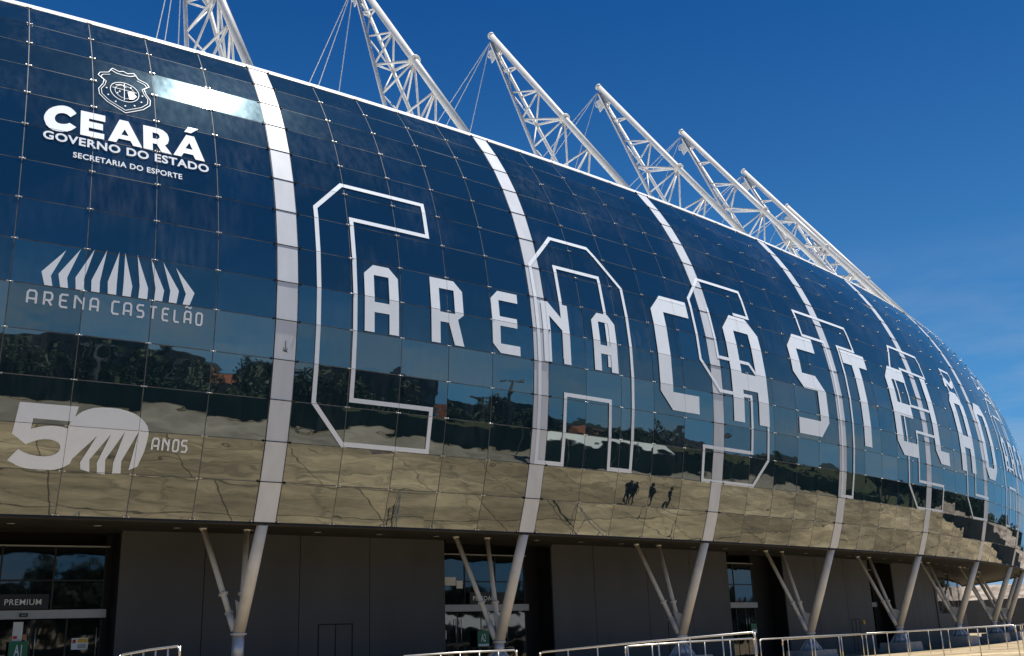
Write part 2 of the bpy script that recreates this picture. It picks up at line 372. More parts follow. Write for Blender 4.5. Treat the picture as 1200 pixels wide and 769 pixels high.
# ------------------------------------------------------------------ white ribs
for k in range(0, 11):
    s0, s1 = k*BAY, k*BAY+RW
    fr = PMB()
    for j in range(NR):
        fr.add([SF(s0, j, -.004), SF(s1, j, -.004), SF(s1, j+.99999, -.004), SF(s0, j+.99999, -.004)], [(0, 1, 2, 3)])
    rb = fr.build('rib', 'black', fix=False)
    for j in range(NR):
        m = PMB(); a, b, c, d_ = SF(s0+.02, j), SF(s1-.02, j), SF(s1-.02, j+.99999), SF(s0+.02, j+.99999)
        gv = .014*(d_-a).normalized()
        quad_slab(m, a+gv, b+gv, c-gv, d_-gv, .012, .03)
        o = m.build('rib_panel', 'rib', rb)
    # dark cross joints with end bolts
    m = PMB()
    for j in range(NR+1):
        jj = min(j, NR-.001); a = SF(s0-.06, jj, .02); b = SF(s1+.06, jj, .02); m.tube([a, b], .014, 6)
        for q in (a, b): 
            t, nn = frame(s0); m.tube([q-nn*.012, q+nn*.03], .04, 8)
    tag(m.build('joint_bars', 'recess', rb), kind='stuff')

# ------------------------------------------------------------------ top cap, roof, soffit
svals = [float(x) for x in np.arange(-12, 108, .85)]
def sweep(pts, name, mat, closed=True, sv=None, **kw):
    m = PMB(); sv = sv or svals; K = len(pts); vs = [W(s, n, z) for s in sv for n, z in pts]; fs = []
    for i in range(len(sv)-1):
        for j in range(K if closed else K-1):
            a, b = i*K+j, i*K+(j+1) % K; fs.append((a, b, b+K, a+K))
    if closed: fs += [tuple(range(K)), tuple((len(sv)-1)*K+i for i in range(K-1, -1, -1))]
    m.add(vs, fs); o = m.build(name, mat, **kw); return o
sweep([(-1.965, 18.48), (-1.985, 18.53), (-2.17, 18.72), (-2.45, 18.76), (-2.45, 18.48)], 'parapet_cap', 'cap')
sweep([(-2.3, 18.6), (-9, 18.9), (-46, 19.25), (-46, 19.0), (-9, 18.6), (-2.3, 18.3)], 'roof', 'cap')
WALLN = -4.35; SOF = 3.46
sweep([(-.06, 3.22), (-.06, 3.30), (-.35, 3.42), (-9.0, SOF), (-9.0, SOF+.2), (-.35, SOF+.2), (-.03, 3.36), (.02, 3.25)], 'soffit', 'soffit')
for s in np.arange(-8, 62, 2.3):        # recessed soffit lights
    m = PMB(); p = U(float(s), 0, -3.2, SOF-.03); m.tube([p, p+Vector((0, 0, .05))], .13, 14); m.build('soffit_light', 'lamp')

# ------------------------------------------------------------------ wall and entrances behind the columns
OPEN = [(-11.5, -2.42), (9.25, 14.45), (25.9, 30.75), (40.6, 44.2)]
WALLS = [(-2.42, 9.25, [.2, 3.45, 6.1]), (14.45, 25.9, [16.8, 20.05, 23.0]), (30.75, 40.6, [34.0, 37.3]), (44.2, 52.5, [47.2, 50.0])]
TOPZ = SOF+.05
def wall_piece(m, a, b, n0, n1, z0, z1):
    q = [(a, n0), (b, n0), (b, n1), (a, n1)]
    m.hexa([W(s, n, z0) for s, n in q]+[W(s, n, z1) for s, n in q]); return m
for a, b, seams in WALLS:
    e = [a]+seams+[b]
    for u0, u1 in zip(e[:-1], e[1:]):
        ns = max(1, int((u1-u0)/1.2)); m = PMB()
        for q in range(ns):
            x0 = u0+.012+(u1-u0-.024)*q/ns; x1 = u0+.012+(u1-u0-.024)*(q+1)/ns
            wall_piece(m, x0, x1, WALLN, WALLN-.1, GZ, TOPZ)
        m.build('wall_panel', 'wall')
    m = PMB(); wall_piece(m, a+.03, b-.03, WALLN-.12, WALLN-.35, GZ, TOPZ); m.build('wall_core', 'recess')
# flush service doors in the cladding
for s0, s1, z1 in ((4.15, 5.45, .6), (21.2, 22.3, .35), (37.6, 38.6, .3)):
    m = PMB(); f = .035
    for a, b, z0, zz in ((s0, s0+f, GZ, z1), (s1-f, s1, GZ, z1), (s0, s1, z1, z1+f), ((s0+s1)/2-f/2, (s0+s1)/2+f/2, GZ, z1)):
        wall_piece(m, a, b, WALLN+.012, WALLN-.02, z0, zz)
    m.build('service_door_frame', 'recess')
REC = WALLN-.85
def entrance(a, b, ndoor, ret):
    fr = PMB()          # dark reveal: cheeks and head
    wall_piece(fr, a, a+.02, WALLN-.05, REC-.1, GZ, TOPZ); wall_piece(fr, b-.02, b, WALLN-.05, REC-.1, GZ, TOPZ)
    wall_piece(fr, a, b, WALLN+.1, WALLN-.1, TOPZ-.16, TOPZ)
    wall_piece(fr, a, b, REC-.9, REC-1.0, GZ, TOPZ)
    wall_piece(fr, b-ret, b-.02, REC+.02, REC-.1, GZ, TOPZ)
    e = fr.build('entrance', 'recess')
    L0, L1 = a+.02, b-ret
    m = PMB(); wall_piece(m, L0, L1+.1, REC+.16, REC-.1, .98, 1.22); m.build('lintel', 'alu', e)
    m = PMB(); wall_piece(m, L0, L1+.1, REC+.1, REC-.05, TOPZ-.5, TOPZ-.46); m.build('head_trim', 'alu', e)
    nt_ = max(2, int((L1-L0)/1.35)); st = (L1-L0)/nt_
    for i in range(nt_):
        for z0, z1 in ((1.22, 2.05), (2.05, TOPZ-.5)):
            m = PMB(); wall_piece(m, L0+i*st+.025, L0+(i+1)*st-.025, REC+.03, REC, z0+.025, z1-.025); m.build('transom_pane', 'tglass', e)
    m = PMB()
    for i in range(nt_+1): wall_piece(m, L0+i*st-.025, L0+i*st+.025, REC+.05, REC-.05, 1.22, TOPZ-.5)
    wall_piece(m, L0, L1, REC+.052, REC-.05, 2.03, 2.07)
    m.build('transom_frame', 'black', e)
    nd = ndoor; st = (L1-L0)/nd
    for i in range(nd):
        m = PMB(); wall_piece(m, L0+i*st+.02, L0+(i+1)*st-.02, REC+.03, REC, GZ+.02, .96); d = m.build('door', 'dglass', e)
        h = PMB(); s = L0+i*st+(.12 if i % 2 else st-.12)
        h.tube([W(s, REC+.1, -.1), W(s, REC+.1, .72)], .018, 8); h.build('door_handle', 'rail', d)
    m = PMB()
    for i in range(nd+1): wall_piece(m, L0+i*st-.02, L0+i*st+.02, REC+.04, REC-.04, GZ, .98)
    m.build('door_frame', 'black', e)
    return e
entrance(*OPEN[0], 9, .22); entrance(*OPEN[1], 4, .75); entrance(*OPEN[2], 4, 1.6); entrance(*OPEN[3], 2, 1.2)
# mirror-glazed shopfront beyond the last wall
m = PMB(); wall_piece(m, 52.5, 53.0, WALLN+.05, WALLN-.4, GZ, TOPZ); m.build('wall_end_post', 'wall')
for i in range(14):
    s0 = 53.0+i*1.5
    m = PMB(); wall_piece(m, s0+.02, s0+1.48, WALLN-.1, WALLN-.14, .55, TOPZ); m.build('shopfront_pane', 'sglass')
    m = PMB(); wall_piece(m, s0, s0+1.5, WALLN-.05, WALLN-.2, GZ, .55); m.build('wall_panel', 'wall')

# ------------------------------------------------------------------ raking columns
FLZ = [.36, -.12, -.16, -.25, -.16, -.06, -.05, -.05, -.05]
def column(k):
    s = k*BAY+RW/2; fz = FLZ[k]; q0 = .5 if k == 0 else 0
    top = U(s, 0, -.12, 3.28); foot = U(s, 0, -1.62, fz)
    m = PMB(); m.tube([foot, foot.lerp(top, .5), top], [.205, .212, .19], 20); main = m.build('support_column', 'steel')
    J = [U(s, sg*.10, -1.74, fz+.16) for sg in (-1, 1)]
    for sg, j0 in zip((-1, 1), J):
        t = U(s, sg*.68, -3.05, 3.44)
        m = PMB(); m.tube([j0, t], .098, 14); st = m.build('strut', 'steel', main)
        d = (t-j0).normalized(); c = j0.lerp(t, .33)
        m = PMB(); m.tube([c-d*.028, c+d*.028], .165, 14); m.build('collar', 'steel', main)
        c = j0.lerp(t, .15); m = PMB(); m.tube([j0-d*.1, c], .125, 14); m.tube([c-d*.02, c+d*.015], .15, 14); m.build('socket', 'steel', main)
        m = PMB(); m.tube([t-d*.1, t+Vector((0, 0, .03))], [.1, .16], 12); m.build('strut_head', 'steel', main)
    ax, nx = frame(s)
    # gusset plate joining the struts to the main tube
    m = PMB(); p0 = U(s, 0, -1.62, fz+.05); p1 = U(s, 0, -1.95, fz+.05+.9); p2 = U(s, 0, -1.28, fz+.75)
    w_ = ax*.018; m.add([p0-w_, p1-w_, p2-w_, p0+w_, p1+w_, p2+w_], [(0, 1, 2), (5, 4, 3), (0, 3, 4, 1), (1, 4, 5, 2), (2, 5, 3, 0)]); m.build('gusset_plate', 'steel', main)
    m = PMB(); m.tube([foot-Vector((0, 0, .035)), foot+Vector((0, 0, .03))], .27, 20); m.build('flange', 'steel', main)
    base = U(s, 0, -1.66, fz-.72-q0)
    m = PMB(); m.tube([foot-Vector((0, 0, .03)), U(s, 0, -1.65, fz-.33-q0)], [.2, .21], 20); m.build('stub', 'galv', main)
    # flared ring of stiffener plates
    m = PMB()
    for a in range(10):
        an = a*2*math.pi/10+.15; d = ax*math.cos(an)+nx*math.sin(an); t = d.cross(Vector((0, 0, 1)))*.018
        hi = U(s, 0, -1.65, fz-.28-q0); lo = base
        q = [lo+d*.1, lo+d*.62, hi+d*.24, hi+d*.1]
        m.add([p-t for p in q]+[p+t for p in q], [(0, 1, 2, 3), (7, 6, 5, 4), (0, 4, 5, 1), (1, 5, 6, 2), (2, 6, 7, 3), (3, 7, 4, 0)])
    m.tube([base, U(s, 0, -1.65, fz-.3-q0)], [.5, .21], 20)
    m.build('flared_base', 'galv', main)
    zt = fz-.72-q0; h = max(.05, zt-GZ)
    m = PMB(); q = [(-1.05, -2.35), (1.05, -2.35), (1.05, -.95), (-1.05, -.95)]
    lo = [U(s, t, n, GZ) for t, n in q]; hi = [U(s, t*.94, -1.65+(n+1.65)*.94, zt) for t, n in q]
    m.hexa(lo+hi); m.build('pedestal', 'concrete', main)
for k in range(0, 9): column(k)

# ------------------------------------------------------------------ leaning lattice masts
def mast(k):
    s = k*BAY+RW/2; ax, nx = frame(s)
    B = Vector((0, -2.35, 18.45)); T = Vector((0, -11.65, 31.3)); E_ = [Vector((sg*.95, -6.05, 18.6)) for sg in (-1, 1)]
    w_ = lambda v: U(s, v.x, v.y, v.z)
    lp = lambda a, b, f: a.lerp(b, f)
    def bar(name, a, b, r, n=8):
        m = PMB(); m.tube([w_(a), w_(b)], r, n); return m.build(name, 'mast', main)
    m = PMB(); m.tube([w_(B), w_(T)], .19, 18); main = m.build('mast', 'mast')
    Tt = lp(B, T, .985)
    tops = [Vector((sg*.09, Tt.y-.12, Tt.z-.25)) for sg in (-1, 1)]
    for a, b in zip(E_, tops): bar('chord', a, b, .105, 12)
    # head: cap plate, pin and gussets
    m = PMB(); d = (w_(T)-w_(B)).normalized(); m.tube([w_(T)-d*.05, w_(T)+d*.1], .23, 16); m.build('head_plate', 'mast', main)
    hp = lp(B, T, .965)
    m = PMB(); q = [hp+Vector((0, -.02, 0)), hp+Vector((0, -.55, -.55)), hp+Vector((0, -.35, -1.2)), hp+Vector((0, .35, -.75))]
    t = ax*.03; q = [w_(p) for p in q]
    m.add([p-t for p in q]+[p+t for p in q], [(0, 1, 2, 3), (7, 6, 5, 4), (0, 4, 5, 1), (1, 5, 6, 2), (2, 6, 7, 3), (3, 7, 4, 0)]); m.build('gusset_plate', 'mast', main)
    m = PMB()
    ring = [lp(E_[0], tops[0], .97)+Vector((.1, -.1+.2*math.cos(a)-.2, .2*math.sin(a)-.25)) for a in np.linspace(0, 2*math.pi, 17)]
    m.tube([w_(p) for p in ring], .035, 6); m.build('cable_saddle', 'mast', main)
    # flange collar on the thick chord
    cf = .44; c0 = lp(B, T, cf); m = PMB(); m.tube([w_(c0)-d*.05, w_(c0)+d*.05], .33, 18); m.build('collar', 'mast', main)
    MN = [.07, .27, .44, .62, .78, .90]
    TN = [.04, .2, .36, .52, .68, .82, .92]
    main_p = [lp(B, T, f) for f in MN]; th = [[lp(e, t_, f) for f in TN] for e, t_ in zip(E_, tops)]
    for side in (0, 1):
        P_ = th[side]
        for a, b in ((0, 0), (1, 0), (1, 1), (2, 1), (2, 2), (2, 3), (3, 3), (3, 4), (4, 5), (5, 6)):
            bar('brace', main_p[a], P_[b], .058 if (a, b) != (2, 3) else .075)
        for i in range(len(TN)-1):
            if (i+side) % 2 == 0: bar('brace', th[side][i], th[1-side][i+1], .045)
    for i in (1, 3, 5): bar('brace', th[0][i], th[1][i], .045)
    # stay cables running back over the roof
    for e in (Vector((4.5, -44, 19.2)), Vector((5.0, -37, 19.2)), Vector((3.2, -21.5, 19.2))):
        m = PMB(); m.tube([w_(T+Vector((0, -.1, -.3))), w_(e)], .03, 6); m.build('stay_cable', 'cable', main)
for k in range(0, 9): mast(k)

# ------------------------------------------------------------------ lettering applied to the glass
VR = 1.145                      # survey metres per panel row
def decal(polys, name='letter', off=.022, parent=None, mat='vinyl', label=None):
    """polys: list of (outer, [holes]) in (s, row) coordinates"""
    bm = bmesh.new()
    for outer, holes in polys:
        loops = [[Vector((p[0], p[1], 0)) for p in l] for l in [outer]+list(holes)]
        tris = tessellate_polygon(loops); fl = [v for l in loops for v in l]; bv = [bm.verts.new(v) for v in fl]
        for t in tris:
            try: bm.faces.new([bv[i] for i in t])
            except ValueError: pass
    lo = int(min(v.co.y for v in bm.verts)); hi = int(max(v.co.y for v in bm.verts))+1
    smin = min(v.co.x for v in bm.verts); smax = max(v.co.x for v in bm.verts)
    for j in range(lo, hi+1):
        bmesh.ops.bisect_plane(bm, geom=bm.verts[:]+bm.edges[:]+bm.faces[:], plane_co=(0, j, 0), plane_no=(0, 1, 0), dist=1e-6)
    for x in np.arange(math.floor(smin), smax+1, 1.0):
        bmesh.ops.bisect_plane(bm, geom=bm.verts[:]+bm.edges[:]+bm.faces[:], plane_co=(float(x), 0, 0), plane_no=(1, 0, 0), dist=1e-6)
    # the film is cut along the pane joints
    cuts = [float(j)+e for j in range(lo, hi+1) for e in (-.0045, .0045)]
    for c_ in cuts: bmesh.ops.bisect_plane(bm, geom=bm.verts[:]+bm.edges[:]+bm.faces[:], plane_co=(0, c_, 0), plane_no=(0, 1, 0), dist=1e-6)
    sj = [k*BAY+RW+i*PW for k in range(-1, 8) for i in range(6) if smin-.1 < k*BAY+RW+i*PW < smax+.1]+[k*BAY for k in range(0, 8) if smin-.1 < k*BAY < smax+.1]
    for x in sj:
        for e in (-.005, .005): bmesh.ops.bisect_plane(bm, geom=bm.verts[:]+bm.edges[:]+bm.faces[:], plane_co=(x+e, 0, 0), plane_no=(1, 0, 0), dist=1e-6)
    dead = []
    for f in bm.faces:
        c = f.calc_center_median()
        if abs(c.y-round(c.y)) < .0044 or any(abs(c.x-x) < .0049 for x in sj): dead.append(f)
    if dead: bmesh.ops.delete(bm, geom=dead, context='FACES')
    for v in bm.verts: v.co = SF(v.co.x, v.co.y, off)-stad.location
    t, n = frame((smin+smax)/2)
    for f in bm.faces:
        f.normal_update()
        if f.normal.dot(n) < 0: f.normal_flip()
    m = bpy.data.meshes.new(name); bm.to_mesh(m); bm.free(); m.materials.append(MAT[mat])
    o = bpy.data.objects.new(name, m); C.objects.link(o); o.parent = parent or stad
    if label: o['label'] = label
    return o
def strip(pts, width, closed=False):
    """constant-width band along a polyline in (s,row) -> list of quads"""
    P = [Vector((p[0], p[1]*VR)) for p in pts]; n = len(P); L_, R_ = [], []
    for i in range(n):
        if closed: a, b, c = P[i-1], P[i], P[(i+1) % n]
        else: a, b, c = P[max(i-1, 0)], P[i], P[min(i+1, n-1)]
        d0 = (b-a).normalized() if (b-a).length > 1e-6 else None; d1 = (c-b).normalized() if (c-b).length > 1e-6 else None
        if d0 is None: d0 = d1
        if d1 is None: d1 = d0
        n0 = Vector((-d0.y, d0.x)); n1 = Vector((-d1.y, d1.x)); mm = (n0+n1)
        mm = mm.normalized() if mm.length > 1e-4 else n0
        l = width/2/max(.35, mm.dot(n0)); L_.append(b+mm*l); R_.append(b-mm*l)
    out = []; f = lambda v: (v.x, v.y/VR)
    for i in range(n if closed else n-1):
        j = (i+1) % n; out.append(([f(L_[i]), f(L_[j]), f(R_[j]), f(R_[i])], []))
    return out
# big outlined word, one letter every 8.3 units
OW = .135
OUT = [
 ('C', [[(1.29, 8.34), (2.27, 9.29), (5.24, 9.29), (5.22, 8.19), (2.47, 8.19), (2.47, 3.19), (5.2, 3.19), (5.18, 2.07), (2.3, 2.07), (1.3, 3.03)]], True),
 ('A', [[(9.42, 8.07), (10.7, 9.3), (12.53, 9.3), (13.83, 8.0), (13.83, 2.07), (12.74, 2.07), (12.68, 4.13), (10.57, 4.13), (10.58, 2.07), (9.44, 2.07)]], True),
 ('A', [[(10.56, 5.2), (10.57, 8.21), (12.7, 8.21), (12.69, 5.2)]], False),
 ('S', [[(20.67, 8.24), (21.7, 8.24), (21.7, 9.37), (18.87, 9.37), (17.83, 8.37), (17.79, 6.12), (18.84, 5.14), (20.86, 5.14), (20.84, 3.15), (17.78, 3.15), (17.8, 2.03), (21.0, 2.03), (21.95, 2.97), (21.95, 5.45), (20.97, 6.36), (18.95, 6.36), (18.92, 8.2)]], False),
 ('T', [[(25.92, 9.36), (30.6, 9.36), (30.6, 8.24), (28.98, 8.24), (28.8, 2.07), (27.82, 2.07), (27.76, 8.24), (25.9, 8.24)]], True),
 ('E', [[(34.5, 8.2), (35.4, 9.34), (39.05, 9.36), (39.05, 8.24), (35.7, 8.24), (35.7, 6.5), (38.2, 6.52), (38.2, 5.35), (35.79, 5.35), (35.79, 3.18), (38.98, 3.18), (38.93, 2.05), (35.68, 2.03), (34.58, 2.97)]], True),
 ('L', [[(42.74, 9.34), (44.2, 9.34), (44.2, 3.16), (46.62, 3.16), (46.55, 2.06), (43.85, 2.04), (42.78, 2.93)]], True),
 ('A', [[(51.2, 8.0), (52.4, 9.2), (54.3, 9.2), (55.5, 8.0), (55.5, 2.07), (54.4, 2.07), (54.4, 4.15), (52.3, 4.15), (52.3, 2.07), (51.2, 2.07)], [(52.3, 5.25), (52.3, 8.12), (54.4, 8.12), (54.4, 5.25)], [(51.3, 9.6), (51.9, 10.5), (52.8, 10.5), (53.6, 10.0), (54.3, 10.7), (55.1, 10.7), (54.3, 9.7), (53.4, 9.5), (52.6, 9.9)]], True),
 ('O', [[(59.6, 8.2), (60.7, 9.3), (63, 9.3), (64.1, 8.2), (64.1, 3.1), (63, 2.07), (60.7, 2.07), (59.6, 3.1)], [(60.8, 8.1), (62.9, 8.1), (62.9, 3.2), (60.8, 3.2)]], True),
]
done = {}
for ch, paths, closed in OUT:
    polys = []
    for p in paths: polys += strip(p, OW, closed)
    decal(polys, 'outline_letter', .03, label='tall white outlined letter %s on the glass facade' % ch)
# solid word inside / beside the outlines
def glyph(ch, x, w_, v0, v1, t):
    """octagonal block letters; x left, w_ width, rows v0..v1, stroke t (survey units)"""
    tv = t/VR*.98; c = t*.95; cv = c/VR; i = x+t; r = x+w_; ri = r-t
    if ch in 'A': 
        b0 = v0+(v1-v0)*.295; b1 = b0+tv
        return [([(x, v0), (x, v1-cv), (x+c, v1), (r-c, v1), (r, v1-cv), (r, v0), (ri, v0), (ri, b0), (i, b0), (i, v0)], [[(i, b1), (ri, b1), (ri, v1-tv), (i, v1-tv)]])]
    if ch == 'C': return [([(x, v1-cv), (x+c, v1), (r, v1), (r, v1-tv), (i, v1-tv), (i, v0+tv), (r, v0+tv), (r, v0), (x+c, v0), (x, v0+cv)], [])]
    if ch == 'E':
        m0 = v0+(v1-v0)*.435; m1 = m0+tv; re = r-.08*w_
        return [([(x, v1-cv), (x+c, v1), (r, v1), (r, v1-tv), (i, v1-tv), (i, m1), (re, m1), (re, m0), (i, m0), (i, v0+tv), (r, v0+tv), (r, v0), (x+c, v0), (x, v0+cv)], [])]
    if ch == 'R':
        m0 = v0+(v1-v0)*.33; m1 = m0+tv
        return [([(x, v0), (x, v1), (r-c, v1), (r, v1-cv), (r, m1), (r-.18*w_, m0+tv*.45), (r, v0), (r-t*1.08, v0), (r-.18*w_-t*1.05, m0), (i, m0), (i, v0)], [[(i, v1-tv), (ri, v1-tv), (ri, m1), (i, m1)]])]
    if ch == 'N':
        return [([(x, v0), (x, v1), (x+t*.95, v1), (ri, v1-tv*1.6), (ri, v1), (r, v1), (r, v0), (ri, v0), (ri, v1-tv*3.0), (i, v1-tv*1.55), (i, v0)], [])]
    if ch == 'S':
        m0 = v0+(v1-v0)*.45; m1 = m0+tv
        return [([(x, v1-cv), (x+c, v1), (r-.08*w_, v1), (r-.08*w_, v1-tv), (i, v1-tv), (i, m1), (r-c, m1), (r, m1-cv), (r, v0+cv), (r-c, v0), (x, v0), (x, v0+tv), (ri, v0+tv), (ri, m0), (x+c, m0), (x, m0+cv)], [])]
    if ch == 'T':
        cx = x+w_/2; return [([(x, v1), (r, v1), (r, v1-tv), (cx+t/2, v1-tv), (cx+t/2, v0), (cx-t/2, v0), (cx-t/2, v1-tv), (x, v1-tv)], [])]
    if ch == 'L': return [([(x, v1), (i, v1), (i, v0+tv), (r, v0+tv), (r, v0), (x+c, v0), (x, v0+cv)], [])]
    if ch == 'O': return [([(x, v1-cv), (x+c, v1), (r-c, v1), (r, v1-cv), (r, v0+cv), (r-c, v0), (x+c, v0), (x, v0+cv)], [[(i, v1-tv), (ri, v1-tv), (ri, v0+tv), (i, v0+tv)]])]
def tilde(x, w_, v, h):
    return [([(x, v), (x+.08*w_, v+h*.75), (x+.3*w_, v+h), (x+.62*w_, v+.55*h), (x+.85*w_, v+h), (x+w_, v+h*.95), (x+.86*w_, v+.25*h), (x+.6*w_, v), (x+.3*w_, v+.45*h), (x+.15*w_, v)], [])]
for ch, x, w_ in (('A', 2.78, 1.17), ('R', 5.12, 1.22), ('E', 7.47, 1.13), ('N', 9.64, 1.2), ('A', 11.96, 1.15), ('A', 51.9, 1.2), ('R', 54.2, 1.2), ('E', 56.5, 1.15), ('N', 58.8, 1.2)):
    decal(glyph(ch, x, w_, 5.04, 6.92, .33), off=.036, label='solid white letter %s of the smaller row of letters' % ch)
for ch, x, w_ in (('C', 15.3, 2.2), ('A', 19.65, 2.4), ('S', 24.28, 2.45), ('T', 29.1, 2.35), ('E', 33.4, 2.4), ('L', 38.13, 1.9), ('A', 42.05, 2.4), ('O', 46.5, 2.6)):
    g_ = glyph(ch, x, w_, 4.18, 8.14, .70)
    if x == 42.05: g_ += tilde(42.3, 1.9, 8.36, .55)
    decal(g_, off=.036, label='big solid white letter %s on the glass facade' % ch)
# state government lettering
HEAVY = {
 'C': ([(-5.56, 9.65), (-5.63, 9.73), (-5.71, 9.787), (-5.8, 9.81), (-5.905, 9.81), (-6.03, 9.77), (-6.16, 9.694), (-6.26, 9.6), (-6.328, 9.485), (-6.37, 9.36), (-6.37, 9.25), (-6.311, 9.09), (-6.24, 9.02), (-6.152, 8.97), (-6.03, 8.96), (-5.9, 8.975), (-5.79, 9.01), (-5.687, 9.072), (-5.559, 9.206), (-5.732, 9.3), (-5.79, 9.255), (-5.849, 9.23), (-5.94, 9.21), (-6.025, 9.22), (-6.08, 9.26), (-6.107, 9.33), (-6.1, 9.4), (-6.07, 9.466), (-6.02, 9.52), (-5.957, 9.552), (-5.88, 9.57), (-5.8, 9.557), (-5.71, 9.49)], []),
 'E': ([(-5.45, 9.78), (-4.81, 9.78), (-4.81, 9.575), (-5.235, 9.575), (-5.235, 9.485), (-4.87, 9.485), (-4.87, 9.285), (-5.24, 9.285), (-5.24, 9.175), (-4.835, 9.175), (-4.84, 9.0), (-5.455, 9.0)], []),
 'A': ([(-4.74, 9.0), (-4.427, 9.765), (-4.193, 9.765), (-3.823, 9.0), (-4.068, 9.0), (-4.137, 9.142), (-4.459, 9.142), (-4.526, 9.0)], [[(-4.29, 9.48), (-4.186, 9.284), (-4.388, 9.284)]]),
 'R': ([(-3.785, 9.765), (-3.349, 9.765), (-3.22, 9.73), (-3.12, 9.65), (-3.08, 9.55), (-3.075, 9.45), (-3.11, 9.33), (-3.191, 9.245), (-3.003, 8.99), (-3.287, 8.99), (-3.42, 9.232), (-3.535, 9.232), (-3.535, 8.99), (-3.79, 8.99)], [[(-3.53, 9.593), (-3.38, 9.585), (-3.335, 9.53), (-3.335, 9.46), (-3.39, 9.4), (-3.53, 9.395)]]),
 'a': ([(-2.968, 8.995), (-2.566, 9.765), (-2.336, 9.765), (-2.066, 8.995), (-2.337, 8.995), (-2.397, 9.138), (-2.666, 9.138), (-2.748, 8.995)], [[(-2.488, 9.52), (-2.401, 9.306), (-2.612, 9.306)]]),
}
for ch, (o_, h_) in HEAVY.items():
    pl = [(o_, h_)]
    if ch == 'a': pl.append(([(-2.62, 9.86), (-2.49, 10.06), (-2.2, 10.06), (-2.42, 9.86)], []))
    decal(pl, off=.03, label='heavy white letter %s at the upper left of the facade' % ch.upper())
def text_polys(txt, s0, s1, v0, v1, bold=.028):
    cu = bpy.data.curves.new('text', 'FONT'); cu.body = txt; cu.size = 1; cu.offset = bold; cu.resolution_u = 4; cu.space_character = 1.08
    ob = bpy.data.objects.new('text', cu); C.objects.link(ob); dg = bpy.context.evaluated_depsgraph_get(); me = bpy.data.meshes.new_from_object(ob.evaluated_get(dg))
    xs = [v.co.x for v in me.vertices]; ys = [v.co.y for v in me.vertices]; x0, x1, y0, y1 = min(xs), max(xs), min(ys), max(ys)
    co = [(s0+(v.co.x-x0)/(x1-x0)*(s1-s0), v0+(v.co.y-y0)/(y1-y0)*(v1-v0)) for v in me.vertices]
    pl = [([co[i] for i in p.vertices], []) for p in me.polygons]
    C.objects.unlink(ob); bpy.data.objects.remove(ob); bpy.data.meshes.remove(me); return pl
decal(text_polys('GOVERNO DO ESTADO', -6.37, -1.96, 8.675, 8.92), 'lettering', .03, label='white line of capitals reading GOVERNO DO ESTADO')
decal(text_polys('SECRETARIA DO ESPORTE', -5.61, -2.73, 8.295, 8.455, .02), 'lettering', .03, label='small white line of capitals reading SECRETARIA DO ESPORTE')
# fin emblem
FINS = [[(-5.609, 5.886), (-5.91, 5.24), (-5.851, 5.01), (-6.039, 5.01), (-6.133, 5.31)], [(-5.264, 5.967), (-5.529, 5.25), (-5.487, 5.01), (-5.671, 5.01), (-5.74, 5.31)], [(-4.929, 6.02), (-5.13, 5.265), (-5.095, 5.01), (-5.305, 5.01), (-5.335, 5.28)], [(-4.629, 6.045), (-4.744, 5.265), (-4.734, 5.01), (-4.935, 5.01), (-4.949, 5.27)], [(-4.322, 6.045), (-4.329, 5.265), (-4.325, 5.01), (-4.53, 5.01), (-4.554, 5.29)],
        [(-4.178, 6.045), (-3.939, 5.265), (-3.965, 5.01), (-4.17, 5.01), (-4.163, 5.31)], [(-3.866, 6.045), (-3.537, 5.27), (-3.545, 5.01), (-3.77, 5.01), (-3.756, 5.3)], [(-3.515, 6.02), (-3.125, 5.28), (-3.157, 5.01), (-3.365, 5.01), (-3.349, 5.3)], [(-3.191, 5.967), (-2.737, 5.32), (-2.784, 5.01), (-2.987, 5.01), (-2.964, 5.295)], [(-2.852, 5.887), (-2.32, 5.325), (-2.436, 5.01), (-2.62, 5.01), (-2.55, 5.275)]]
for f in FINS: decal([(f, [])], 'emblem_fin', .03)
# thin stroke lettering
STROKE = {'A': [[(0, 0), (0, .82), (.2, 1), (.8, 1), (1, .82), (1, 0)], [(0, .36), (1, .36)]], 'R': [[(0, 0), (0, 1), (.8, 1), (1, .85), (1, .55), (.8, .4), (0, .4)], [(.5, .4), (1, 0)]],
          'E': [[(1, 1), (.2, 1), (0, .85), (0, .15), (.2, 0), (1, 0)], [(0, .52), (.85, .52)]], 'N': [[(0, 0), (0, 1), (.12, 1), (.92, .45)], [(1, 1), (1, 0)]],
          'C': [[(1, 1), (.2, 1), (0, .85), (0, .15), (.2, 0), (1, 0)]], 'S': [[(1, 1), (.2, 1), (0, .85), (0, .68), (.2, .53), (.8, .53), (1, .38), (1, .15), (.8, 0), (0, 0)]],
          'T': [[(0, 1), (1, 1)], [(.5, 1), (.5, 0)]], 'L': [[(0, 1), (0, .15), (.2, 0), (1, 0)]], 'O': [[(0, .15), (0, .85), (.2, 1), (.8, 1), (1, .85), (1, .15), (.8, 0), (.2, 0), (0, .15)]]}
def stroke_text(items, v0, v1, t):
    for ch, a, b in items:
        polys = []; base = 'A' if ch == 'Ã' else ch
        for p in STROKE[base]:
            polys += strip([(a+t/2+x*(b-a-t), v0+t/2/VR+y*(v1-v0-t/VR)) for x, y in p], t)
        if ch == 'Ã': polys += strip([(a+.02, v1+.06), (a+.3*(b-a), v1+.1), (a+.7*(b-a), v1+.06), (b-.02, v1+.1)], t*.8)
        decal(polys, off=.03)
def lerp_s(u): return -6.416+(u-50)/(1130-50)*(-2.054+6.416)
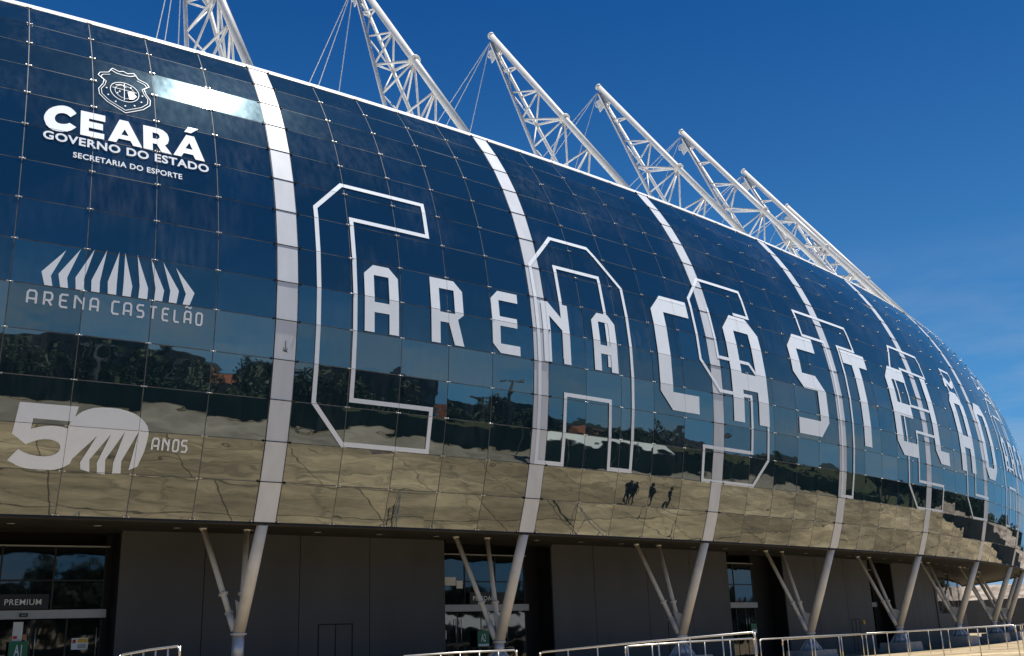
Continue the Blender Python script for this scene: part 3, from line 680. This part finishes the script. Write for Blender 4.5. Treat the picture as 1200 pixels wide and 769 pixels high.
stroke_text([(c, lerp_s(a), lerp_s(b)) for c, a, b in (('A', 50, 112), ('R', 145, 202), ('E', 236, 294), ('N', 322, 384), ('A', 414, 472), ('C', 545, 600), ('A', 617, 674), ('S', 699, 752), ('T', 777, 834), ('E', 860, 912), ('L', 936, 980), ('Ã', 1003, 1056), ('O', 1080, 1130))], 4.55, 4.875, .052)
stroke_text([('A', -3.05, -2.845), ('N', -2.785, -2.585), ('O', -2.52, -2.335), ('S', -2.3, -2.11)], 1.57, 1.88, .05)
# the fifty-years figure
F50 = [(-6.274, 2.425), (-4.918, 2.425), (-4.983, 2.2), (-4.834, 2.321), (-4.7, 2.38), (-4.575, 2.42), (-4.36, 2.452), (-4.146, 2.457), (-3.94, 2.45), (-3.74, 2.42), (-3.55, 2.37), (-3.396, 2.29), (-3.29, 2.21), (-3.208, 2.12), (-3.165, 2.02), (-3.155, 1.923), (-3.17, 1.74), (-3.205, 1.542), (-3.324, 1.188), (-3.534, 1.091), (-3.404, 1.99), (-3.738, 1.286), (-3.716, 1.007), (-3.922, .989), (-3.931, 1.238), (-3.748, 1.951), (-4.132, 1.301), (-4.098, .97), (-4.291, .99), (-4.325, 1.217), (-4.075, 1.88), (-4.511, 1.28), (-4.469, 1.0), (-4.692, 1.058), (-4.724, 1.203), (-4.406, 1.821), (-4.916, 1.276), (-4.957, 1.165), (-5.04, 1.11), (-5.151, 1.057), (-5.29, 1.015), (-5.444, .995), (-5.61, .985), (-5.779, .997), (-5.97, 1.02), (-6.156, 1.067), (-6.381, 1.173), (-6.177, 1.421), (-6.04, 1.36), (-5.899, 1.32), (-5.73, 1.295), (-5.562, 1.295), (-5.43, 1.315), (-5.327, 1.352), (-5.25, 1.42), (-5.223, 1.495), (-5.24, 1.56), (-5.29, 1.618), (-5.37, 1.65), (-5.467, 1.672), (-5.6, 1.675), (-5.726, 1.656), (-5.88, 1.6), (-6.022, 1.537), (-6.354, 1.748)]
H50 = [(-5.926, 2.106), (-5.065, 2.096), (-5.127, 1.938), (-5.24, 1.965), (-5.36, 1.976), (-5.51, 1.975), (-5.657, 1.956), (-5.81, 1.92), (-5.953, 1.874)]
decal([(F50, [H50])], 'numeral', .03, label='white number 50 whose zero is a finned half dome')
# line-drawn coat of arms
cs, cvv = -4.26, 10.84
sh = [(-.36, .82), (-.42, .7), (-.66, .6), (-.72, .47), (-.56, .3), (-.6, .12), (-.72, -.1), (-.7, -.3), (-.5, -.52), (0, -.8), (.5, -.52), (.7, -.3), (.72, -.1), (.6, .12), (.56, .3), (.72, .47), (.66, .6), (.42, .7), (.36, .82)]
S_ = lambda pts, f=1.0: [(cs+x*f, cvv+y*f) for x, y in pts]
ell = lambda rx, ry, cy=0: [(rx*math.cos(a), cy+ry*math.sin(a)) for a in np.linspace(0, 2*math.pi, 25)[:-1]]
polys = strip(S_(sh), .02)+strip(S_([(x*.9, y*.88) for x, y in sh[1:-1]]), .016)+strip(S_(ell(.4, .37)), .018, True)+strip(S_(ell(.27, .25)), .012, True)
polys += strip(S_([(-.36, .84), (-.2, .74), (0, .72), (.2, .74), (.36, .84), (.3, .92), (.12, .84), (0, .9), (-.12, .84), (-.3, .92), (-.36, .84)]), .022)
polys += strip(S_([(0, .34), (-.02, -.33)]), .018)+strip(S_([(-.34, .08), (.34, .06)]), .018)+strip(S_([(-.25, .2), (-.1, .27), (.05, .18)]), .02)
polys += [(S_([(.08, .02), (.2, .08), (.34, -.08), (.24, -.22), (.12, -.26)]), [])]
polys += [(S_([(x-.02, y-.02), (x+.02, y-.02), (x+.02, y+.02), (x-.02, y+.02)]), []) for x, y in ((-.5, .0), (-.46, -.25), (-.26, -.45), (0, -.54), (.26, -.45), (.46, -.25), (.5, 0), (-.2, -.1), (-.14, -.02), (.18, .22))]
decal(polys, 'crest', .03, mat='greyvinyl', label='white line drawing of a shield-shaped coat of arms')
# small dark mark on the first rib
decal(strip([(.26, 4.22), (.4, 4.2)], .02)+strip([(.33, 4.2), (.33, 4.48)], .02)+strip([(.27, 4.3), (.3, 4.22), (.36, 4.22), (.39, 4.3)], .018), 'rib_mark', .04, mat='black')

# ------------------------------------------------------------------ signs
def board(name, s0, s1, z0, z1, n0, n1, mat, label, cat='sign', group=None):
    m = MB(); o0 = W((s0+s1)/2, n0, z0)
    q = [(s0, n0), (s1, n0), (s1, n1), (s0, n1)]
    m.hexa([W(s, n, z0)-o0 for s, n in q]+[W(s, n, z1)-o0 for s, n in q])
    e = empty(name, o0); m.build('board', mat, e); tag(e, label, cat, group); return e, o0
def sign_text(e, o0, txt, s0, s1, z0, z1, n, mat='white', bold=.02):
    pl = text_polys(txt, s0, s1, z0, z1, bold); m = MB()
    for p, _ in pl: m.add([W(s, n, z)-o0 for s, z in p], [tuple(range(len(p)))])
    return m.build('lettering', mat, e, fix=False)
def sign_patch(e, o0, name, s0, s1, z0, z1, n, mat):
    m = MB(); m.hexa([W(s, q, z0)-o0 for s, q in ((s0, n), (s1, n), (s1, n-.006), (s0, n-.006))]+[W(s, q, z1)-o0 for s, q in ((s0, n), (s1, n), (s1, n-.006), (s0, n-.006))]); return m.build(name, mat, e)
FN = REC+.2
e, o = board('name_sign', -5.85, -4.22, 1.24, 1.66, FN, FN-.06, 'signblack', 'black sign reading PREMIUM above the left entrance'); sign_text(e, o, 'PREMIUM', -5.42, -4.42, 1.36, 1.52, FN+.006, bold=.004)
e, o = board('name_sign', 10.85, 12.9, 1.24, 1.66, FN, FN-.06, 'signblack', 'black entrance sign partly hidden behind the raking struts'); sign_text(e, o, 'PESSOAL', 11.0, 12.0, 1.36, 1.52, FN+.006, bold=.004)
e, o = board('gate_sign', -5.2, -4.68, -.25, .37, REC+.28, REC+.24, 'green', 'green gate sign reading A1 in front of the left doors'); sign_text(e, o, 'A1', -5.05, -4.84, -.02, .28, REC+.287)
e, o = board('gate_sign', 11.12, 11.67, -.28, .28, REC+.28, REC+.24, 'green', 'green gate sign reading A2 beside the raking column'); sign_text(e, o, 'A2', 11.27, 11.5, -.1, .18, REC+.287); sign_patch(e, o, 'white_strip', 11.15, 11.64, -.26, -.18, REC+.288, 'white')
e, o = board('gate_sign', 28.3, 28.8, -.2, .25, REC+.28, REC+.24, 'green', 'small green gate sign at the third entrance'); sign_patch(e, o, 'white_strip', 28.35, 28.75, -.18, -.02, REC+.288, 'white')
e, o = board('notice', -3.45, -2.98, .1, .42, REC+.06, REC+.05, 'white', 'white notice with yellow panel stuck on the left doors', 'notice')
sign_patch(e, o, 'yellow_panel', -3.27, -3.0, .29, .4, REC+.068, 'yellow'); sign_patch(e, o, 'red_mark', -3.42, -3.33, .28, .38, REC+.068, 'red'); sign_patch(e, o, 'text_block', -3.27, -3.03, .13, .25, REC+.068, 'alu')
e, o = board('notice', -5.1, -4.83, .38, .9, REC+.06, REC+.05, 'paper', 'pale paper notice above the A1 gate sign', 'notice'); sign_patch(e, o, 'red_mark', -5.08, -4.97, .44, .52, REC+.068, 'red')
e, o = board('notice', -4.81, -4.72, .4, .56, REC+.06, REC+.05, 'orange', 'small orange sticker on the left glass doors', 'sticker')
e, o = board('notice', 9.6, 9.85, .03, .33, REC+.06, REC+.05, 'white', 'small white notice with yellow top on the second doors', 'notice'); sign_patch(e, o, 'yellow_panel', 9.62, 9.83, .24, .31, REC+.068, 'yellow')
for q, (a, b, z0, z1) in enumerate(((9.5, 9.78, 1.98, 2.22), (9.8, 10.3, 1.9, 2.2), (10.33, 10.62, 1.8, 2.08))):
    board('notice', a, b, z0, z1, REC+.075, REC+.07, 'paper', ('left', 'middle', 'right')[q]+' of three white paper sheets on the glass over the second entrance', 'paper')
e, o = board('number_plate', -4.98, -4.75, 1.03, 1.13, REC+.175, REC+.165, 'black', 'tiny black plate on the grey lintel under PREMIUM', 'plate'); sign_text(e, o, 'A11', -4.92, -4.81, 1.06, 1.1, REC+.178, bold=0)
e, o = board('alarm_box', 38.95, 39.2, .05, .25, WALLN+.06, WALLN, 'yellow', 'small yellow box on the grey wall between entrances', 'box')

# ------------------------------------------------------------------ ramps and railings
def railing(a, b, label, n, ga=0, gb=0, ends=(True, True), group='steel railings in front of the columns', r=.03, drop=None, mid=False):
    a, b = Vector(a), Vector(b); o0 = Vector((a.x, a.y, 0)); e = empty('railing', o0); tag(e, label, 'railing', group)
    d = (b-a).normalized(); pts = []
    if ends[0]: pts += [a+d*.02-Vector((0, 0, .25)), a+d*.03-Vector((0, 0, .1)), a+d*.1-Vector((0, 0, .02))]
    else: pts += [a]
    pts += [a.lerp(b, .5)]
    if ends[1]: pts += [b-d*.1-Vector((0, 0, .02)), b-d*.03-Vector((0, 0, .1)), b-d*.02-Vector((0, 0, .25))]
    else: pts += [b]
    m = MB(); m.tube([p-o0 for p in pts], r, 10); m.build('top_rail', 'rail', e)
    if mid:
        dz = Vector((0, 0, .42)); m = MB(); m.tube([a-dz-o0, b-dz-o0], r*.7, 8); m.build('mid_rail', 'rail', e)
    for i in range(n):
        f = i/(n-1); p = a.lerp(b, f)
        if i == 0: p = p+d*.02
        if i == n-1: p = p-d*.02
        gz = ga+(gb-ga)*f
        m = MB(); m.tube([Vector((p.x, p.y, gz))-o0, p-Vector((0, 0, .02))-o0], r*.78, 8); m.build('post', 'rail', e)
        m = MB(); m.tube([Vector((p.x, p.y, gz))-o0, Vector((p.x, p.y, gz+.012))-o0], .06, 10); m.build('base_plate', 'rail', e)
    return e
def ramp(a, b, w_, za, zb, label):
    a, b = Vector(a), Vector(b); a.z = b.z = 0; d = (b-a).normalized(); nn = Vector((-d.y, d.x, 0))*w_
    m = MB(); m.hexa([a, b, b+nn, a+nn, a+Vector((0, 0, za)), b+Vector((0, 0, zb)), b+nn+Vector((0, 0, zb)), a+nn+Vector((0, 0, za))])
    return tag(m.build('ramp', 'ground'), label, 'ramp')
def gh(p): return max(0, p.z-1.3)
pB0, pB1 = ray(632, 764, 30.5), ray(885, 740, 28)
pC0, pC1 = ray(916, 749, 39), ray(1190, 732, 33)
pA0, pA1 = ray(470, 768.5, 29), ray(606, 761, 30)
pL0, pL1 = ray(140, 767, 23), ray(212, 756, 22.5)
for nm, p, q, cnt, lab in (('B', pB0, pB1, 8, 'long steel tube railing rising in front of the third column'), ('C', pC0, pC1, 8, 'nearest steel railing at the lower right over the sunlit pavement'), ('A', pA0, pA1, 7, 'short steel railing at the foot of the second column'), ('L', pL0, pL1, 6, 'short steel railing end at the lower left')):
    railing(p, q, lab, cnt, max(0, gh(p)), max(0, gh(q)))
    zp, zq = gh(p), gh(q)
    if max(zp, zq) > .03:
        d = (q-p).normalized(); ramp(p-d*.3, q+d*.3, 1.5, max(.02, zp), max(.02, zq), 'low beige concrete ramp under the '+{'B': 'railing before the third column', 'C': 'lower right railing', 'A': 'railing before the second column', 'L': 'lower left railing'}[nm])
railing(ray(732, 757, 33), ray(884, 747.5, 35), 'second railing parallel behind the one before the third column', 6)
railing(ray(890, 749, 41), ray(1010, 742.5, 46), 'low railing between the third and fourth columns', 5)
railing(ray(1014, 742, 47), ray(1198, 732.6, 52), 'farther steel railing behind the lower right one', 9, ends=(True, False))
railing(ray(1195, 731.5, 40), ray(1260, 729, 36), 'railing running out of the frame at the right edge', 3)

# ------------------------------------------------------------------ what stands across the plaza (seen in the glass)
def G2(x, y, z=0): return Vector((x*SC, y*SC, z))
pm = MB(); pm.box((1.22, 0, 1.17), (2.4, .03, 2.2)); pm = pm.mesh('fence_panel', 'mesh'); pt = MB(); pt.box((0, .04, 1.2), (.07, .07, 2.4)); pt = pt.mesh('fence_post', 'black')
def fence_run(FA, FB, label):
    fd = (FB-FA).normalized(); fl = (FB-FA).length
    fence = empty('fence', FA, math.atan2(fd.y, fd.x)); tag(fence, label, 'fence')
    for i in range(int(fl/2.45)):
        for nm, me in (('fence_panel', pm), ('fence_post', pt)):
            o = bpy.data.objects.new(nm, me); C.objects.link(o); o.parent = fence; o.location = (i*2.45, 0, 0)
            if nm == 'fence_panel': o.rotation_euler = (R(random.uniform(-1.5, 1.5)), 0, 0)
    return fd
fd = fence_run(G2(-24, -39.6), G2(102, 60.2), 'dark green sheeted site fence across the plaza, mirrored in the glass')
fence_run(G2(102, 60.2), G2(74, 138), 'dark green site fence closing the plaza at the far right of the reflection')
fn = Vector((-fd.y, fd.x, 0))
# service road along the fence
m = MB(); rd = [G2(-24, -39.2, .012), G2(101.6, 60.2, .012), G2(101.6, 60.2, .012)+Vector((-.62, .785, 0))*13, G2(-24, -39.2, .012)+Vector((-.62, .785, 0))*13]
m.add(rd, [(0, 1, 2, 3)]); tag(m.build('road', 'road'), 'grey service road between the plaza and the green fence', kind='structure')
m = MB(); m.slab(rd[3], rd[2], .18, 0, .13); tag(m.build('kerb', 'concrete'), 'concrete kerb between the plaza and the service road', kind='structure')
# planted ground beyond the fence
m = MB(); lot = [G2(-24, -39.9, .03), G2(102.3, 60.1, .03), G2(74.4, 138, .03), Vector((300, 700, .03)), Vector((1100, 300, .03)), Vector((700, -900, .03)), Vector((-300, -600, .03))]
m.add(lot, [tuple(t) for t in tessellate_polygon([lot])]); tag(m.build('scrubland', 'scrub'), 'dark green scrub ground beyond the site fence', kind='structure')
# canopy tent by the fence
tc_ = G2(57.3, 30.2); te = empty('canopy_tent', tc_, math.atan2(13.7, 21.6)); tag(te, 'long white canvas canopy with dark green walls before the fence, mirrored in the glass', 'canopy')
m = MB(); m.hexa([(-15, -2, 3.9), (15, -2, 3.9), (15, 2, 2.55), (-15, 2, 2.55), (-15, -2, 3.98), (15, -2, 3.98), (15, 2, 2.63), (-15, 2, 2.63)]); m.build('canopy_roof', 'tarp', te)
for i in range(7):
    x = -14.8+i*4.93
    for y, h in ((-1.9, 3.85), (1.9, 2.56)): m = MB(); m.box((x, y, h/2), (.09, .09, h)); m.build('post', 'alu', te)
    if i < 6: m = MB(); m.box((x+2.46, 1.97, 1.15), (4.8, .04, 2.25)); m.build('wall_sheet', 'mesh', te)
fence_run(G2(69.5, 38.2), G2(97, 60), 'short inner run of green fence beyond the canopy, mirrored in the glass')
# sandy bank
m = MB(); bc = G2(64, -60); n = 18
for i in range(n+1):
    x = -45+90*i/n; hgt = 5.4*math.exp(-(x/34)**4)
    m.v += [(x, -22, 0), (x, -6, hgt*.8+random.uniform(-.3, .3)), (x, 6, hgt), (x, 26, 0)]
for i in range(n):
    for j in range(3): m.f.append((i*4+j, i*4+j+1, i*4+j+5, i*4+j+4)); m.sm.append(True)
o = m.build('embankment', 'sand'); o.location = bc; o.rotation_euler = (0, 0, math.atan2(fd.y, fd.x)); tag(o, 'pale sandy bank beyond the fence', kind='structure')
# far hills
m = MB(); n = 80
for i in range(n+1):
    a = R(-160+205*i/n); rr = 900; h = 11+6*math.sin(i*.31)+6*math.sin(i*.83+1)+3*math.sin(i*1.9)
    for q, hh in ((760, -1), (rr, max(6, h)), (1050, max(3, h*.7))): m.v.append((q*math.cos(a), q*math.sin(a), hh))
for i in range(n):
    for j in range(2): m.f.append((i*3+j, i*3+j+1, i*3+j+4, i*3+j+3)); m.sm.append(True)
tag(m.build('hills', 'hill'), 'low wooded ridge on the horizon', kind='structure')
# retaining wall with a stony bank past the end of the stadium
e = empty('retaining_wall', G2(66, 112), R(133)); tag(e, 'dark retaining wall under a stony bank, seen between the far columns', 'wall')
for i in range(14):
    m = MB(); m.box((-33+i*5, 0, 2.2), (4.95, .5, 4.4)); m.build('wall_panel', 'wall', e)
m = MB(); m.add([(-38, -.3, 4.3), (34, -.3, 4.3), (34, -6, 6.6), (-38, -6, 6.2), (34, -40, 0), (-38, -40, 0)], [(0, 1, 2, 3), (3, 2, 4, 5)]); m.build('stony_bank', 'stone', e)
# houses and blocks
def house(x, y, w_, d_, h, rh, wall='plaster', rz=0):
    e = empty('house', G2(x, y), rz); tag(e, 'low house with orange clay roof behind the green fence, mirrored in the glass', 'house', 'houses behind the fence')
    m = MB(); m.box((0, 0, h/2), (w_, d_, h)); wl = m.build('wall', wall, e)
    m = MB(); ov = .5; X, Y = w_/2+ov, d_/2+ov
    m.add([(-X, -Y, h), (X, -Y, h), (X, Y, h), (-X, Y, h), (-X*.75, 0, h+rh), (X*.75, 0, h+rh)], [(0, 1, 5, 4), (1, 2, 5), (2, 3, 4, 5), (3, 0, 4), (3, 2, 1, 0)]); m.build('roof', 'tile', e)
    for sy in (-1, 1):
        for i in range(max(2, int(w_/3))):
            for zf in range(int(h/3)):
                m = MB(); m.box((-w_/2+(i+.5)*w_/max(2, int(w_/3)), sy*(d_/2+.02), 1.6+zf*3), (1.1, .08, 1.2)); m.build('window', 'pane', e)
    return e
def block(x, y, w_, d_, floors, label, rz, wall='block', fh=3.0):
    e = empty('apartment_building', G2(x, y), rz); tag(e, label, 'building')
    h = floors*fh; m = MB(); m.box((0, 0, h/2), (w_, d_, h)); m.build('wall', wall, e)
    m = MB(); m.box((0, 0, h+.35), (w_+.3, d_+.3, .7)); m.box((w_*.15, 0, h+1.6), (w_*.3, d_*.4, 2.0)); m.build('roof', wall, e)
    wm = {}
    for sy in (-1, 1):
        ncol = int(w_/3.2)
        for i in range(ncol):
            for zf in range(floors):
                m_ = wm.get('a')
                if not m_: mm = MB(); mm.box((0, 0, 0), (1.7, .12, 1.4)); m_ = wm['a'] = mm.mesh('window', 'pane')
                o = bpy.data.objects.new('window', m_); C.objects.link(o); o.parent = e; o.location = (-w_/2+(i+.5)*w_/ncol, sy*(d_/2+.03), zf*fh+1.6)
        for zf in range(1, floors):
            m = MB(); m.box((0, sy*(d_/2+.35), zf*fh-.05), (w_*.9, .7, .9)); m.build('balcony', wall, e)
    return e
rz = math.atan2(fd.y, fd.x)
block(91, -21, 9, 11, 8, 'dark grey apartment tower with roof box, mirrored in the glass', rz+.2)
block(108, -18, 12, 12, 9, 'narrower grey tower behind the dark apartment tower, mirrored in the glass', rz-.2)
block(118, 2, 30, 12, 3, 'long low grey block with rows of windows, mirrored in the glass', rz+.1)
block(70, -62, 46, 18, 4, 'long dark parking-deck building at the far left of the reflection', rz+.5, fh=2.9)
block(128, 40, 26, 14, 3, 'pale three-storey block beside the trees, mirrored in the glass', rz, 'plaster')
for x, y, w_, d_, h, rh, a in ((112, -66, 14, 9, 7, 2.4, .1), (124, -58, 12, 9, 7.5, 2.2, -.2), (100, -74, 13, 9, 7, 2.2, .3), (134, -14, 14, 9, 7, 2.6, 0), (138, 16, 13, 9, 7.3, 2.4, .2), (146, 27, 12, 9, 7, 2.3, -.1), (158, 50, 14, 9, 7, 2.4, .1), (170, 78, 15, 9, 7, 2.4, .2), (152, 104, 15, 9, 7, 2.4, -.2)):
    house(x, y, w_, d_, h, rh, rz=rz+a)
# lamp posts
def lamp_post(x, y, h, label):
    e = empty('lamp_post', G2(x, y), rz); tag(e, label, 'lamp post', 'lamp posts across the plaza')
    m = MB(); m.tube([(0, 0, 0), (0, 0, h)], [.32, .16], 12); m.build('pole', 'block', e)
    m = MB(); m.tube([(-1.4, 0, h-.2), (1.4, 0, h-.2)], .07, 8); m.build('crossarm', 'block', e)
    for q in (-1.2, 0, 1.2): m = MB(); m.box((q, -.15, h+.05), (.6, .35, .35)); m.build('lamp_head', 'lamp', e)
lamp_post(56, 19, 20, 'tall floodlight pole across the plaza, mirrored between the R and the E')
lamp_post(30, -16, 11, 'shorter lamp post across the plaza at the left of the reflection')
lamp_post(84, 46, 12, 'lamp post across the plaza at the right of the reflection')
# trees
def tree_mesh(seed, hgt, rad, nl):
    rs = np.random.RandomState(seed); bl = []
    for i in range(9):
        a = rs.rand()*6.28; q = rad*.62*math.sqrt(rs.rand()); bl.append((q*math.cos(a), q*math.sin(a), hgt*(.42+.42*rs.rand()), rad*(.32+.26*rs.rand())))
    vs, fs = [], []
    for i in range(nl):
        b = bl[rs.randint(9)]; d = rs.normal(size=3); d /= np.linalg.norm(d); q = b[3]*(.55+.5*rs.rand()); c = np.array([b[0], b[1], b[2]])+d*q*np.array([1, 1, .8])
        u = rs.normal(size=3); u /= np.linalg.norm(u); v = np.cross(d, u); v /= np.linalg.norm(v)+1e-6; s_ = .12+.17*rs.rand()
        k = len(vs); vs += [c+u*s_, c+v*s_*.6, c-u*s_, c-v*s_*.6]; fs.append((k, k+1, k+2, k+3))
    m = MB(); m.add(vs, fs); cm = m.mesh('crown', 'leaf')
    t = MB(); t.tube([(0, 0, 0), (.1, .05, hgt*.3), (0, .1, hgt*.6)], [.28, .2, .08], 8)
    for b in bl[:5]: t.tube([(.08, .05, hgt*.3), (b[0]*.8, b[1]*.8, b[2])], [.12, .04], 6)
    return cm, t.mesh('trunk', 'bark')
kinds = [tree_mesh(3, 9.5, 3.6, 4200), tree_mesh(11, 11, 4.2, 5000), tree_mesh(21, 8.5, 3.9, 4200)]
rt = random.Random(5)
def plant(x, y, k, sc):
    e = empty('tree', G2(x, y), rt.uniform(0, 6.28)); tag(e, 'broad dark green tree behind the site fence, seen mirrored in the glass', 'tree', 'trees behind the fence'); e.scale = (sc, sc, sc*rt.uniform(.9, 1.1))
    for nm, me in (('crown', kinds[k][0]), ('trunk', kinds[k][1])):
        o = bpy.data.objects.new(nm, me); C.objects.link(o); o.parent = e
for i in range(140):
    f = i/139; b = G2(-10, -50).lerp(G2(150, 77), min(1, f*1.35)) if f < .74 else G2(128, 62).lerp(G2(92, 150), (f-.74)/.26); p = b-fn*(3+rt.random()*26) if f < .74 else b+fd*(-6+rt.random()*26)
    plant(p.x/SC, p.y/SC, i % 3, rt.uniform(.9, 1.35))

# ------------------------------------------------------------------ people standing on the plaza (mirrored low in the glass)
def person(x, y, rz, pose, label, top='cloth'):
    z0 = 0
    e = empty('person', G2(x, y), rz); tag(e, label, 'person')
    b = {'pel': (0, 0, .95), 'chest': (0, .01, 1.32), 'neck': (0, 0, 1.5), 'head': (0, -.02, 1.62), 'crown': (0, -.01, 1.73)}
    st = pose
    J = [b['pel'], (0, .01, 1.15), b['chest'], b['neck'], b['head'], b['crown']]; Rr = [.15, .14, .17, .06, .095, .06]
    E = [(0, 1), (1, 2), (2, 3), (3, 4), (4, 5)]
    for sg in (-1, 1):
        k = len(J); J += [(sg*.1, 0, .88), (sg*.12, -.03-st*sg*.06, .5), (sg*.12, .03+st*sg*.1, .09), (sg*.13, -.13+st*sg*.1, .045)]; Rr += [.1, .065, .045, .04]; E += [(0, k), (k, k+1), (k+1, k+2), (k+2, k+3)]
        k = len(J); J += [(sg*.19, .01, 1.4), (sg*.27, .03, 1.13), (sg*.22, -.12-.1*st, .93), (sg*.2, -.17-.1*st, .86)]; Rr += [.07, .05, .036, .035]; E += [(2, k), (k, k+1), (k+1, k+2), (k+2, k+3)]
    me = bpy.data.meshes.new('body'); me.from_pydata(J, E, []); o = bpy.data.objects.new('body', me); C.objects.link(o); o.parent = e
    md = o.modifiers.new('skin', 'SKIN'); sk = me.skin_vertices[0].data
    for i, r in enumerate(Rr): sk[i].radius = (r, r*.85)
    sk[0].use_root = True; o.modifiers.new('sub', 'SUBSURF').levels = 1
    o.modifiers['sub'].render_levels = 2; me.materials.append(MAT[top]); md.use_smooth_shade = True
    bm = bmesh.new(); bmesh.ops.create_uvsphere(bm, u_segments=14, v_segments=10, radius=.11)
    for v in bm.verts:
        v.co.z *= 1.2; v.co.y *= 1.05
        if v.co.y < -.07 and abs(v.co.x) < .03 and -.03 < v.co.z < .02: v.co.y -= .025
    hm = bpy.data.meshes.new('head'); bm.to_mesh(hm); bm.free(); hm.materials.append(MAT['skin']); h = bpy.data.objects.new('head', hm); C.objects.link(h); h.parent = e; h.location = (0, -.015, 1.63)
    bm = bmesh.new(); bmesh.ops.create_uvsphere(bm, u_segments=14, v_segments=10, radius=.122)
    bmesh.ops.delete(bm, geom=[v for v in bm.verts if v.co.z < .01 and v.co.y < .03], context='VERTS')
    hm = bpy.data.meshes.new('hair'); bm.to_mesh(hm); bm.free(); hm.materials.append(MAT['cloth']); h = bpy.data.objects.new('hair', hm); C.objects.link(h); h.parent = e; h.location = (0, 0, 1.66)
    return e
person(25.2, 36.2, 2.2, .6, 'person in dark clothes, leftmost of the group mirrored low in the glass')
person(25.55, 36.5, 1.6, -.3, 'person in dark clothes close beside the leftmost, mirrored in the glass')
pp = person(27.2, 38.0, 1.0, .4, 'person in dark clothes carrying a tan bag, mirrored in the glass')
person(28.2, 39.0, 2.6, -.6, 'person in dark clothes, rightmost of the group mirrored low in the glass')
m = MB(); m.hexa([(-.16, -.07, -.2), (.16, -.07, -.2), (.16, .07, -.2), (-.16, .07, -.2), (-.14, -.05, .15), (.14, -.05, .15), (.14, .05, .15), (-.14, .05, .15)]); m.tube([(-.1, 0, .14), (-.08, 0, .3), (.08, 0, .3), (.1, 0, .14)], .012, 6)
bgo = m.build('bag', 'tan'); bgo.location = G2(27.2, 38.0, 0)+Vector((.27, .1, .75)); tag(bgo, 'tan shoulder bag held by the third person of the mirrored group', 'bag')
